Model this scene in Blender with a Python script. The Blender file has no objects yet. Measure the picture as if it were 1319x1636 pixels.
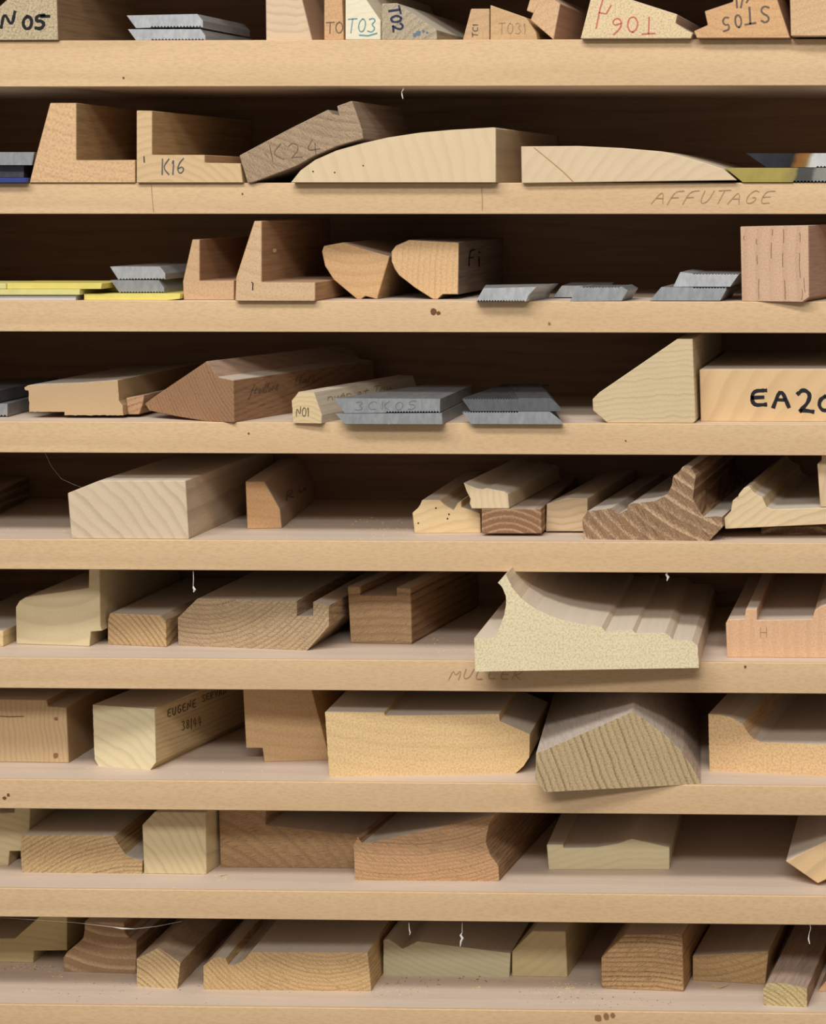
import bpy, bmesh, math, random
from mathutils import Vector, Matrix

random.seed(7)
scene = bpy.context.scene
COL = scene.collection

# ------------------------------------------------------------------ camera
W_IMG, H_IMG = 1319.0, 1636.0
FPX = 3740.0                  # focal length in pixels
PPX, PPY = 1478.0, 308.0      # principal point (the photo is a crop of a wider frame)
YAW = math.atan(122.0 / FPX)  # camera turned slightly to the left
CAM = Vector((0.30, -1.87, 1.45))
cam_data = bpy.data.cameras.new('camera')
cam_data.sensor_fit = 'HORIZONTAL'
cam_data.sensor_width = 36.0
cam_data.lens = FPX / W_IMG * 36.0
cam_data.shift_x = (W_IMG / 2 - PPX) / W_IMG
cam_data.shift_y = (PPY - H_IMG / 2) / W_IMG
cam_data.clip_start = 0.05
cam = bpy.data.objects.new('camera', cam_data)
cam.location = CAM
cam.rotation_euler = (math.radians(90), 0, YAW)
COL.objects.link(cam)
scene.camera = cam

# ------------------------------------------------------------------ light
world = bpy.data.worlds.new('world')
scene.world = world
world.use_nodes = True
bg = world.node_tree.nodes['Background']
bg.inputs[0].default_value = (1.0, 0.98, 0.95, 1)
bg.inputs[1].default_value = 0.33

def area(name, loc, target, sx, sy, power, col=(1, 1, 1)):
    d = bpy.data.lights.new(name, 'AREA')
    d.shape = 'RECTANGLE'; d.size = sx; d.size_y = sy; d.energy = power; d.color = col
    o = bpy.data.objects.new(name, d)
    o.location = loc
    o.rotation_euler = (Vector(target) - Vector(loc)).to_track_quat('-Z', 'Y').to_euler()
    COL.objects.link(o)
    return o
area('ceiling_tube_lamp', (-0.50, -1.85, 3.3), (-0.1, 0.0, 0.4), 2.4, 0.35, 62, (1.0, 0.99, 0.965))
area('ceiling_tube_lamp', (0.40, -3.7, 3.3), (0.0, 0.0, 0.4), 2.4, 0.45, 86, (1.0, 0.99, 0.97))

scene.view_settings.view_transform = 'Standard'
scene.view_settings.look = 'None'
scene.view_settings.exposure = -0.10
scene.view_settings.gamma = 1.0
scene.view_settings.use_curve_mapping = False

# ------------------------------------------------------------------ pixel rays
RIGHT = Vector((math.cos(YAW), math.sin(YAW), 0))
FWD = Vector((-math.sin(YAW), math.cos(YAW), 0))
UP = Vector((0, 0, 1))
def ray(p):
    return RIGHT * ((p[0] - PPX) / FPX) - UP * ((p[1] - PPY) / FPX) + FWD
def hit_y(p, y):
    d = ray(p); return CAM + d * ((y - CAM.y) / d.y)
def hit_z(p, z):
    d = ray(p); return CAM + d * ((z - CAM.z) / d.z)
def hit_plane(p, o, n):
    d = ray(p); return CAM + d * ((o - CAM).dot(n) / d.dot(n))

# ------------------------------------------------------------------ materials
def lin(c):
    return tuple(((v / 255) / 12.92 if v / 255 <= 0.04045 else ((v / 255 + 0.055) / 1.055) ** 2.4) for v in c) + (1,)

def tint(c, k=0.84, sat=0.77):
    """timber colour as seen under the lamps -> albedo of the timber"""
    m = 0.35 * c[0] + 0.5 * c[1] + 0.15 * c[2]
    return tuple(max(0, (m + (v - m) * sat)) for v in c)

class NT:
    def __init__(s, tree): s.t = tree; s.n = tree.nodes; s.l = tree.links
    def node(s, typ, **kw):
        n = s.n.new(typ)
        for k, v in kw.items(): setattr(n, k, v)
        return n
    def val(s, sock, v):
        if hasattr(v, 'links') or hasattr(v, 'is_linked'): s.l.new(v, sock)
        else: sock.default_value = v
    def math(s, op, a, b=None, c=None, clamp=False):
        n = s.node('ShaderNodeMath', operation=op, use_clamp=clamp)
        s.val(n.inputs[0], a)
        if b is not None: s.val(n.inputs[1], b)
        if c is not None: s.val(n.inputs[2], c)
        return n.outputs[0]
    def vmath(s, op, a, b):
        n = s.node('ShaderNodeVectorMath', operation=op)
        s.val(n.inputs[0], a); s.val(n.inputs[1], b)
        return n.outputs[0]
    def noise(s, vec, scale, detail=2.0, rough=0.5, dist=0.0):
        n = s.node('ShaderNodeTexNoise')
        s.val(n.inputs['Vector'], vec); s.val(n.inputs['Scale'], scale)
        s.val(n.inputs['Detail'], detail); s.val(n.inputs['Roughness'], rough)
        s.val(n.inputs['Distortion'], dist)
        return n.outputs['Fac']
    def rng(s, v, a, b, c=0.0, d=1.0, smooth=False):
        n = s.node('ShaderNodeMapRange')
        n.interpolation_type = 'SMOOTHSTEP' if smooth else 'LINEAR'
        s.val(n.inputs[0], v); s.val(n.inputs[1], a); s.val(n.inputs[2], b); s.val(n.inputs[3], c); s.val(n.inputs[4], d)
        return n.outputs[0]
    def mix(s, fac, a, b, mode='MIX'):
        n = s.node('ShaderNodeMix', data_type='RGBA', blend_type=mode)
        s.val(n.inputs[0], fac); s.val(n.inputs[6], a); s.val(n.inputs[7], b)
        return n.outputs[2]

def make_wood_group():
    """3-D wood: growth rings around the local Y axis, fibres and pores along it, dust on upward faces."""
    g = bpy.data.node_groups.new('wood_grain', 'ShaderNodeTree')
    I = g.interface
    def inp(name, typ, d):
        sck = I.new_socket(name=name, in_out='INPUT', socket_type=typ)
        sck.default_value = d
    inp('Coord', 'NodeSocketVector', (0, 0, 0))
    inp('Base', 'NodeSocketColor', (0.6, 0.4, 0.2, 1))
    inp('Ring', 'NodeSocketColor', (0.4, 0.25, 0.1, 1))
    inp('Center', 'NodeSocketVector', (0, 0, 0))
    inp('Density', 'NodeSocketFloat', 250.0)
    inp('Rings', 'NodeSocketFloat', 0.5)
    inp('Pores', 'NodeSocketFloat', 0.3)
    inp('PoreScale', 'NodeSocketFloat', 900.0)
    inp('Wobble', 'NodeSocketFloat', 0.004)
    inp('Rays', 'NodeSocketFloat', 0.0)
    inp('Dust', 'NodeSocketFloat', 0.5)
    inp('Blotch', 'NodeSocketFloat', 0.25)
    inp('Stretch', 'NodeSocketFloat', 0.035)
    I.new_socket(name='Color', in_out='OUTPUT', socket_type='NodeSocketColor')
    I.new_socket(name='Height', in_out='OUTPUT', socket_type='NodeSocketFloat')
    t = NT(g)
    gi = t.node('NodeGroupInput'); go = t.node('NodeGroupOutput')
    o = gi.outputs
    p = t.vmath('SUBTRACT', o['Coord'], o['Center'])
    pl = t.vmath('MULTIPLY', p, (1.0, 0.10, 1.0))
    sep = t.node('ShaderNodeSeparateXYZ'); t.l.new(pl, sep.inputs[0])
    r = t.math('SQRT', t.math('ADD', t.math('MULTIPLY', sep.outputs[0], sep.outputs[0]), t.math('MULTIPLY', sep.outputs[2], sep.outputs[2])))
    wob = t.math('SUBTRACT', t.noise(pl, 22.0, 2.0), 0.5)
    wob2 = t.math('SUBTRACT', t.noise(pl, 110.0, 2.0), 0.5)
    r2 = t.math('ADD', r, t.math('MULTIPLY', o['Wobble'], t.math('ADD', wob, t.math('MULTIPLY', wob2, 0.22))))
    ph = t.math('MULTIPLY', r2, o['Density'])
    fr = t.math('FRACT', ph)
    # slow early wood rise, quick fall after the late wood line
    up = t.rng(fr, 0.35, 0.86, 0, 1, True)
    dn = t.rng(fr, 0.86, 1.0, 1, 0, True)
    ring = t.math('MULTIPLY', up, dn)
    # each ring has its own strength
    wn = t.node('ShaderNodeTexWhiteNoise', noise_dimensions='1D')
    t.l.new(t.math('FLOOR', ph), wn.inputs['W'])
    ring = t.math('MULTIPLY', ring, t.math('ADD', 0.45, t.math('MULTIPLY', wn.outputs['Value'], 0.65)))
    # fibres and pores
    cst = t.node('ShaderNodeCombineXYZ'); cst.inputs[0].default_value = 1.0; cst.inputs[2].default_value = 1.0
    t.l.new(o['Stretch'], cst.inputs[1])
    pf = t.vmath('MULTIPLY', p, cst.outputs[0])
    fib = t.noise(pf, o['PoreScale'], 2.0, 0.6)
    pore = t.rng(fib, 0.44, 0.66, 0, 1)
    # rays: radial flecks (angle based)
    ang = t.math('ARCTAN2', sep.outputs[2], sep.outputs[0])
    cmb = t.node('ShaderNodeCombineXYZ')
    t.l.new(t.math('MULTIPLY', ang, t.math('MULTIPLY', r, 900.0)), cmb.inputs[0])
    t.l.new(t.math('MULTIPLY', r2, 160.0), cmb.inputs[1])
    rays = t.rng(t.noise(cmb.outputs[0], 1.0, 1.0), 0.50, 0.68, 0, 1)
    ringr = t.math('MULTIPLY', ring, t.math('SUBTRACT', 1.0, t.math('MULTIPLY', o['Rays'], rays)))
    f = t.math('MULTIPLY', ringr, o['Rings'])
    f = t.math('ADD', f, t.math('MULTIPLY', t.math('SUBTRACT', pore, 0.35), o['Pores']))
    bl = t.math('SUBTRACT', t.noise(pl, 38.0, 3.0), 0.5)
    f = t.math('ADD', f, t.math('MULTIPLY', bl, o['Blotch']))
    f = t.math('ADD', f, 0.0)
    fpos = t.math('MAXIMUM', f, -0.35)
    fpos = t.math('MINIMUM', fpos, 1.0)
    colr = t.mix(t.math('MAXIMUM', fpos, 0.0), o['Base'], o['Ring'])
    br = t.node('ShaderNodeHueSaturation')
    t.l.new(colr, br.inputs['Color'])
    vv = t.math('SUBTRACT', 1.0, t.math('MULTIPLY', t.math('MINIMUM', fpos, 0.0), 0.55))
    dk = t.math('MULTIPLY', t.math('MULTIPLY', rays, t.math('SUBTRACT', 1.0, ring)), t.math('MULTIPLY', o['Rays'], 0.6))
    t.l.new(t.math('MULTIPLY', vv, t.math('SUBTRACT', 1.0, dk)), br.inputs['Value'])
    # dust settled on upward faces
    geo = t.node('ShaderNodeNewGeometry')
    sn = t.node('ShaderNodeSeparateXYZ'); t.l.new(geo.outputs['Normal'], sn.inputs[0])
    dn_ = t.noise(p, 150.0, 4.0, 0.65)
    du = t.math('MULTIPLY', t.rng(sn.outputs[2], 0.55, 0.97, 0, 1, True), t.rng(dn_, 0.2, 0.75, 0.82, 1.0))
    du = t.math('MULTIPLY', du, o['Dust'])
    fin = t.mix(du, br.outputs[0], lin((214, 206, 193)))
    t.l.new(fin, go.inputs['Color'])
    t.l.new(t.math('ADD', t.math('MULTIPLY', fib, 0.6), t.math('MULTIPLY', ring, 0.25)), go.inputs['Height'])
    return g
WOODG = make_wood_group()

def wood(name, base, ring, center=(0.03, 0, -0.06), density=250.0, rings=0.5, pores=0.3, pscale=900.0,
         wobble=0.004, rays=0.0, dust=0.5, blotch=0.25, bump=0.3, axis='Y', rough=0.62, stretch=0.035):
    m = bpy.data.materials.new(name); m.use_nodes = True
    t = NT(m.node_tree)
    b = m.node_tree.nodes['Principled BSDF']
    g = t.node('ShaderNodeGroup'); g.node_tree = WOODG
    tc = t.node('ShaderNodeTexCoord')
    co = tc.outputs['Object']
    if axis == 'X':
        sp = t.node('ShaderNodeSeparateXYZ'); t.l.new(co, sp.inputs[0])
        cb = t.node('ShaderNodeCombineXYZ')
        t.l.new(sp.outputs[1], cb.inputs[0]); t.l.new(sp.outputs[0], cb.inputs[1]); t.l.new(sp.outputs[2], cb.inputs[2])
        co = cb.outputs[0]
    t.l.new(co, g.inputs['Coord'])
    for k, v in (('Base', lin(tint(base))), ('Ring', lin(tint(ring))), ('Center', center), ('Density', density), ('Rings', rings), ('Pores', pores),
                 ('PoreScale', pscale), ('Wobble', wobble), ('Rays', rays), ('Dust', dust), ('Blotch', blotch), ('Stretch', stretch)):
        g.inputs[k].default_value = v
    t.l.new(g.outputs['Color'], b.inputs['Base Color'])
    b.inputs['Roughness'].default_value = rough
    b.inputs['Specular IOR Level'].default_value = 0.25
    if bump:
        bp = t.node('ShaderNodeBump'); bp.inputs['Strength'].default_value = bump; bp.inputs['Distance'].default_value = 0.0006
        t.l.new(g.outputs['Height'], bp.inputs['Height']); t.l.new(bp.outputs[0], b.inputs['Normal'])
    return m

def plain(name, c, rough=0.6, metal=0.0, noise=0.0, nscale=60.0, spec=0.3):
    m = bpy.data.materials.new(name); m.use_nodes = True
    t = NT(m.node_tree); b = m.node_tree.nodes['Principled BSDF']
    b.inputs['Roughness'].default_value = rough; b.inputs['Metallic'].default_value = metal
    b.inputs['Specular IOR Level'].default_value = spec
    if noise:
        tc = t.node('ShaderNodeTexCoord')
        n = t.noise(tc.outputs['Object'], nscale, 3.0, 0.6)
        dark = tuple(v * (1 - noise) for v in lin(c)[:3]) + (1,)
        t.l.new(t.mix(t.rng(n, 0.3, 0.7), lin(c), dark), b.inputs['Base Color'])
    else:
        b.inputs['Base Color'].default_value = lin(c)
    return m

def steel(name, c=(172, 173, 175), rough=0.42, stains=None, streak=0.28):
    """brushed tool steel; stains = list of (x in metres from the left end, colour) for heat tint along the bar"""
    m = bpy.data.materials.new(name); m.use_nodes = True
    t = NT(m.node_tree); b = m.node_tree.nodes['Principled BSDF']
    tc = t.node('ShaderNodeTexCoord')
    sc = t.vmath('MULTIPLY', tc.outputs['Object'], (260.0, 30.0, 110.0))
    n = t.noise(sc, 1.0, 4.0, 0.65, 0.4)
    n2 = t.noise(tc.outputs['Object'], 45.0, 3.0, 0.6)
    base = lin(c)
    dk = tuple(v * (1 - streak) for v in base[:3]) + (1,)
    colr = t.mix(t.rng(t.math('ADD', t.math('MULTIPLY', n, 0.6), t.math('MULTIPLY', n2, 0.4)), 0.38, 0.62), base, dk)
    if stains:
        sp = t.node('ShaderNodeSeparateXYZ'); t.l.new(tc.outputs['Object'], sp.inputs[0])
        x = t.math('ADD', sp.outputs[0], t.math('MULTIPLY', sp.outputs[2], -0.35))
        x = t.math('ADD', x, t.math('MULTIPLY', t.math('SUBTRACT', n2, 0.5), 0.010))
        cr = t.node('ShaderNodeValToRGB')
        x0, x1 = stains[0][0], stains[-1][0]
        el = cr.color_ramp.elements
        while len(el) > 1: el.remove(el[-1])
        el[0].position = 0; el[0].color = lin(stains[0][1])
        for xx, cc in stains[1:]:
            e = el.new((xx - x0) / (x1 - x0)); e.color = lin(cc)
        t.l.new(t.rng(x, x0, x1), cr.inputs[0])
        colr = t.mix(1.0, cr.outputs[0], t.mix(0.5, colr, (1, 1, 1, 1)), 'MULTIPLY')
    t.l.new(colr, b.inputs['Base Color'])
    b.inputs['Metallic'].default_value = 0.6
    t.l.new(t.rng(n2, 0.3, 0.7, rough - 0.08, rough + 0.12), b.inputs['Roughness'])
    return m

# ------------------------------------------------------------------ mesh helpers
def link(o, parent=None):
    COL.objects.link(o)
    if parent is not None: o.parent = parent
    return o
def mesh_obj(name, verts, faces, mat, parent=None, mats=None, fmat=None, smooth=False):
    me = bpy.data.meshes.new(name)
    me.from_pydata([tuple(v) for v in verts], [], faces)
    if mats:
        for mm in mats: me.materials.append(mm)
    else: me.materials.append(mat)
    if fmat:
        for i, k in enumerate(fmat): me.polygons[i].material_index = k
    me.update()
    o = bpy.data.objects.new(name, me)
    return link(o, parent)
def box_vf(x0, x1, y0, y1, z0, z1):
    v = [(x0, y0, z0), (x1, y0, z0), (x1, y1, z0), (x0, y1, z0), (x0, y0, z1), (x1, y0, z1), (x1, y1, z1), (x0, y1, z1)]
    f = [(0, 3, 2, 1), (4, 5, 6, 7), (0, 1, 5, 4), (1, 2, 6, 5), (2, 3, 7, 6), (3, 0, 4, 7)]
    return v, f
def box(name, x0, x1, y0, y1, z0, z1, mat, parent=None, bev=0.0):
    c = Vector(((x0 + x1) / 2, (y0 + y1) / 2, z0))
    v, f = box_vf(x0 - c.x, x1 - c.x, y0 - c.y, y1 - c.y, 0, z1 - z0)
    o = mesh_obj(name, v, f, mat, parent)
    o.location = c
    if bev: add_bevel(o, bev)
    return o
def add_bevel(o, w, seg=1):
    b = o.modifiers.new('edge', 'BEVEL'); b.width = w; b.segments = seg; b.limit_method = 'ANGLE'; b.angle_limit = math.radians(35)
    b.use_clamp_overlap = True
def tag(o, label, cat=None, group=None, kind=None):
    o['label'] = label
    if cat: o['category'] = cat
    if group: o['group'] = group
    if kind: o['kind'] = kind
    return o

# ------------------------------------------------------------------ the rack
# shelf fronts read off the photo: (y of top edge, y of bottom edge) at the middle of the picture
SH_PX = [(-126, -76), (63.5, 138), (292, 342), (481, 531), (675.5, 725.5), (864.5, 913), (1055, 1104), (1250.5, 1297.5), (1425.5, 1471.5), (1612, 1660)]
DEPTH = 0.25
XL, XR = -0.62, 0.72      # inner faces of the side panels
ZT = [hit_y((660, a), 0).z for a, b in SH_PX]
ZB = [hit_y((660, b), 0).z for a, b in SH_PX]

BEECH = wood('beech_edge', (216, 174, 122), (182, 134, 84), center=(0.35, 0, 0.23), density=60, rings=0.25, pores=0.26, pscale=900, stretch=0.22, wobble=0.03,
             dust=0.0, blotch=0.30, bump=0.10, axis='X')
SHELF = wood('beech_shelf_top', (222, 192, 164), (200, 166, 136), center=(0.3, 0, 0.4), density=60, rings=0.3, pores=0.25, pscale=600, wobble=0.03,
             dust=0.25, blotch=0.3, bump=0.06, axis='X')
BACK = wood('beech_back_panel', (158, 112, 72), (126, 84, 50), center=(0.5, 0, 0.1), density=70, rings=0.4, pores=0.3, pscale=500, wobble=0.05,
            dust=0.0, blotch=0.4, bump=0.05, axis='X')
FLOORM = plain('concrete_floor', (140, 136, 130), 0.8, noise=0.15, nscale=6)

fl = box('floor', -4, 4, -5, 1.2, -0.05, 0.0, FLOORM); tag(fl, 'grey concrete workshop floor below the rack', kind='structure')
wl = box('wall_back', -4, 4, 0.30, 0.40, 0.0, 3.0, plain('painted_wall', (200, 196, 186), 0.8, noise=0.05, nscale=8)); tag(wl, 'plain pale wall behind the rack', kind='structure')

rack = bpy.data.objects.new('shelf_rack', None); link(rack)
rack.location = (0, 0, 0)
tag(rack, 'tall beech rack of closely spaced shelves full of wood samples', 'shelf rack')
TOPZ = ZT[0] + 0.02
box('back_panel', XL, XR, DEPTH, DEPTH + 0.012, 0.0, TOPZ, BACK, rack)
box('side_panel', XL - 0.025, XL, 0.0, DEPTH + 0.012, 0.0, TOPZ, BEECH, rack, 0.001)
box('side_panel', XR, XR + 0.025, 0.0, DEPTH + 0.012, 0.0, TOPZ, BEECH, rack, 0.001)
BAND = 0.004
shelf_objs = []
def shelf(zt, zb):
    b = box('shelf_board', XL, XR, BAND, DEPTH, zb, zt, SHELF, rack)
    b.location.x += 0.0
    return b
def band(parent_board, zt, zb):
    # solid edge strip glued to the front of the board (child of the board)
    c = parent_board.location
    v, f = box_vf(XL - c.x, XR - c.x, 0.0 - c.y, BAND - c.y, zb - c.z, zt - c.z)
    o = mesh_obj('edge_strip', v, f, BEECH, parent_board)
    add_bevel(o, 0.0006)
    return o
for i, (zt, zb) in enumerate(zip(ZT, ZB)):
    b = shelf(zt, zb); shelf_objs.append(b); band(b, zt, zb)
z = ZT[-1]
for k in range(4):   # the rack goes on below the picture
    z -= 0.105
    b = shelf(z, z - 0.024); band(b, z, z - 0.024)
kick = box('plinth', XL, XR, 0.02, DEPTH, 0.0, 0.09, BEECH, rack)

# ------------------------------------------------------------------ pieces
YEND = DEPTH - 0.004
INFO = {}
def prism(name, label, cat, row, pts, mat, vp=1600.0, s=None, s1=None, L=None, perp=False, snap=0.0013, group=None, bev=0.0005,
          flare=(0.0, 0.0), rough=0.0, sidemat=None, lift=0.0, cont=None):
    """one sample: pts = outline of its cut end (bottom left, bottom right first), turned into real size on the
    vertical plane where that end stands, then carried back along its own direction for its length"""
    z0 = ZT[row] + lift
    c0, c1 = cont if cont else (pts[0], pts[1])
    if s is None:
        A = hit_z(c0, z0); B = hit_z(c1, z0)
    else:
        A = hit_y(c0, s); B = hit_y(c1, s if s1 is None else s1)
    e = ray((vp, PPY)); e.z = 0; e.normalize()
    if perp:
        fx = Vector((e.y, -e.x, 0))
    else:
        fx = B - A; fx.z = 0; fx.normalize()
    n = Vector((fx.y, -fx.x, 0))          # towards the camera
    org = Vector((A.x, A.y, 0))
    loc = []
    for p in pts:
        P = hit_plane(p, org, n)
        w = P.z - z0
        if snap and w < snap: w = 0.0
        loc.append([(P - org).dot(fx), w])
    # object frame: x along the cut end, y into the shelf
    yv = Vector((-fx.y, fx.x, 0))
    el = Vector((e.dot(fx), e.dot(yv)))
    ymax = max(org.y + fx.y * u for u, w in loc)
    Lm = (YEND - ymax) / e.y
    L = Lm if L is None else min(L, Lm)
    um = (min(u for u, w in loc) + max(u for u, w in loc)) / 2
    if rough:
        out = []
        k = len(loc)
        for i in range(k):
            a = loc[i]; b = loc[(i + 1) % k]
            out.append(a)
            ln = math.hypot(b[0] - a[0], b[1] - a[1])
            m = int(ln / 0.0022)
            flat = abs(a[1]) < 1e-5 and abs(b[1]) < 1e-5
            nx, nz = (b[1] - a[1]) / max(ln, 1e-6), -(b[0] - a[0]) / max(ln, 1e-6)
            for j in range(1, m):
                q = j / m
                d = random.uniform(-1, 0.6) * rough
                if flat: d = 0
                out.append([a[0] + (b[0] - a[0]) * q + nx * d, a[1] + (b[1] - a[1]) * q + nz * d, a[0] + (b[0] - a[0]) * q, a[1] + (b[1] - a[1]) * q])
        loc = out
    k = len(loc)
    front = [(q[0], 0.0, q[1]) for q in loc]
    clean = [(q[2], q[3]) if len(q) == 4 else (q[0], q[1]) for q in loc]
    def ring_at(d, fl):
        return [(u + el.x * d + fl * (flare[0] if u < um else flare[1]), el.y * d, w) for u, w in clean]
    verts = list(front); faces = []
    if rough:
        verts += ring_at(0.0012, 0.0)
    verts += ring_at(L, 1.0)
    nr = len(verts) // k
    # orientation
    ar = sum(front[i][0] * front[(i + 1) % k][2] - front[(i + 1) % k][0] * front[i][2] for i in range(k))
    ccw = ar > 0
    idx = list(range(k))
    faces.append(tuple(idx) if ccw else tuple(reversed(idx)))
    last = (nr - 1) * k
    faces.append(tuple(last + i for i in (reversed(idx) if ccw else idx)))
    for r_ in range(nr - 1):
        for i in range(k):
            j = (i + 1) % k
            a, b, c, d = r_ * k + i, r_ * k + j, (r_ + 1) * k + j, (r_ + 1) * k + i
            faces.append((a, d, c, b) if ccw else (a, b, c, d))
    fm = None; mats = None
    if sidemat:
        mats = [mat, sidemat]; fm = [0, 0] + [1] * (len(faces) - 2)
    o = mesh_obj(name, verts, faces, mat, None, mats, fm)
    o.location = (org.x, org.y, z0)
    o.rotation_euler = (0, 0, math.atan2(fx.y, fx.x))
    if bev and not rough: add_bevel(o, bev)
    tag(o, label, cat, group)
    INFO[o.name] = dict(org=org, fx=fx, n=n, e=e, z0=z0, pts=pts)
    return o

def on_face(o, p, lift=0.0003):
    i = INFO[o.name]
    P = hit_plane(p, i['org'], i['n'])
    return P + i['n'] * lift
def on_side(o, p, a, b, lift=0.0003):
    """pixel p on the long face that starts at outline edge a-b"""
    i = INFO[o.name]
    PA = hit_plane(a, i['org'], i['n']); PB = hit_plane(b, i['org'], i['n'])
    nn = i['e'].cross(PB - PA).normalized()
    if nn.dot(CAM - PA) < 0: nn = -nn
    return hit_plane(p, PA, nn) + nn * lift

# ------------------------------------------------------------------ handwriting (flat pen strokes)
GL = {
 'A': [[(0, 0), (.45, 1), (.95, 0)], [(.2, .38), (.8, .36)]],
 'C': [[(.9, .85), (.55, 1), (.15, .75), (.05, .4), (.3, .05), (.85, .1)]],
 'E': [[(.9, .97), (.1, .93), (.12, .05), (.9, .1)], [(.12, .52), (.75, .55)]],
 'F': [[(.9, 1), (.15, .95), (.05, 0)], [(.1, .5), (.7, .52)]],
 'G': [[(.9, .85), (.5, 1), (.1, .6), (.2, .1), (.6, 0), (.9, .2), (.88, .45), (.55, .45)]],
 'H': [[(.1, 1), (.1, 0)], [(.85, 1), (.85, 0)], [(.1, .5), (.85, .5)]],
 'I': [[(.5, 1), (.5, 0)]],
 'K': [[(.1, 1), (.15, 0)], [(.85, 1), (.18, .45), (.9, 0)]],
 'L': [[(.15, 1), (.1, .05), (.85, .08)]],
 'M': [[(0, 0), (.1, 1), (.5, .35), (.9, 1), (1, 0)]],
 'N': [[(.05, 0), (.12, 1), (.8, .05), (.9, 1)]],
 'O': [[(.5, 1), (.15, .8), (.05, .4), (.3, .03), (.7, .05), (.95, .45), (.85, .85), (.5, 1)]],
 'R': [[(.1, 0), (.1, .95), (.6, 1), (.85, .75), (.55, .5), (.12, .48), (.9, 0)]],
 'S': [[(.9, .85), (.55, 1), (.15, .85), (.25, .6), (.75, .42), (.85, .18), (.5, 0), (.08, .12)]],
 'T': [[(0, .95), (1, 1)], [(.5, .97), (.45, 0)]],
 'U': [[(.1, 1), (.12, .3), (.4, .02), (.8, .25), (.88, 1)]],
 'V': [[(.05, 1), (.45, 0), (.95, 1)]],
 'X': [[(.05, 1), (.95, 0)], [(.9, 1), (.05, 0)]],
 '0': [[(.5, .95), (.18, .75), (.1, .35), (.35, .02), (.75, .1), (.9, .5), (.8, .85), (.5, .95)]],
 '1': [[(.2, .7), (.55, 1), (.5, 0)]],
 '|': [[(.5, 1.1), (.5, -.1)]],
 '2': [[(.1, .8), (.4, 1), (.8, .8), (.65, .4), (.15, .05), (.4, .12), (.95, .05)]],
 '3': [[(.1, .9), (.55, 1), (.85, .8), (.4, .55), (.9, .3), (.55, 0), (.05, .1)]],
 '4': [[(.55, 1), (.05, .35), (.95, .38)], [(.7, .75), (.65, 0)]],
 '5': [[(.9, 1), (.2, .95), (.15, .55), (.6, .6), (.9, .32), (.55, 0), (.08, .08)]],
 '6': [[(.75, 1), (.3, .7), (.1, .3), (.4, 0), (.85, .2), (.7, .48), (.2, .35)]],
 '8': [[(.5, .5), (.15, .75), (.5, 1), (.85, .75), (.5, .5), (.1, .22), (.5, 0), (.9, .22), (.5, .5)]],
 'n': [[(.1, 0), (.1, .6)], [(.1, .4), (.5, .6), (.85, .4), (.9, 0)]],
 'i': [[(.5, .55), (.5, 0)], [(.5, .8), (.52, .85)]],
 'l': [[(.1, 0), (.6, .6), (.55, 1), (.35, .9), (.35, .2), (.7, 0)]],
 'f': [[(.8, .9), (.5, 1), (.4, .4), (.3, -.5), (.05, -.3)], [(.1, .4), (.8, .45)]],
 'e': [[(.1, .3), (.8, .4), (.55, .62), (.15, .4), (.3, .02), (.9, .1)]],
 'u': [[(.1, .55), (.2, .05), (.6, .1), (.8, .55), (.9, 0)]],
 'r': [[(.1, .55), (.2, 0), (.3, .4), (.8, .55)]],
 'a': [[(.8, .5), (.3, .55), (.1, .2), (.4, 0), (.75, .3), (.8, .5), (.9, 0)]],
 't': [[(.5, .95), (.4, .1), (.8, 0)], [(.1, .55), (.9, .6)]],
 'o': [[(.5, .55), (.15, .35), (.4, 0), (.85, .25), (.5, .55)]],
 's': [[(.8, .5), (.3, .5), (.7, .2), (.1, 0)]],
 '-': [[(.1, .4), (.9, .42)]],
 '.': [[(.4, .0), (.5, .06)]],
}
def smooth_line(pts):
    if len(pts) < 3: return pts
    for _ in range(2):
        out = [pts[0]]
        for a, b in zip(pts, pts[1:]):
            out.append((a[0] * .75 + b[0] * .25, a[1] * .75 + b[1] * .25))
            out.append((a[0] * .25 + b[0] * .75, a[1] * .25 + b[1] * .75))
        out.append(pts[-1]); pts = out
    return pts
def text_lines(s, x, y, w, h, gap=0.25, rot=0.0, slant=0.0, shear=0.0):
    """pixel polylines of a word; (x, y) is the left end of its baseline, rot in degrees clockwise, shear raises the baseline"""
    out = []; cx = 0.0
    ca, sa = math.cos(math.radians(rot)), math.sin(math.radians(rot))
    for ch in s:
        if ch != ' ':
            cw = w * (0.45 if ch in '1I|il.' else 1.0)
            jy = random.uniform(-.05, .05) * h
            for line in GL[ch]:
                q = []
                for a, b in smooth_line(line):
                    u = cx + a * cw + slant * b * h; v = -b * h + jy - shear * (cx + a * cw)
                    q.append((x + u * ca - v * sa, y + u * sa + v * ca))
                out.append(q)
            cx += cw + gap * w
        else: cx += w * 0.8
    return out
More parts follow.
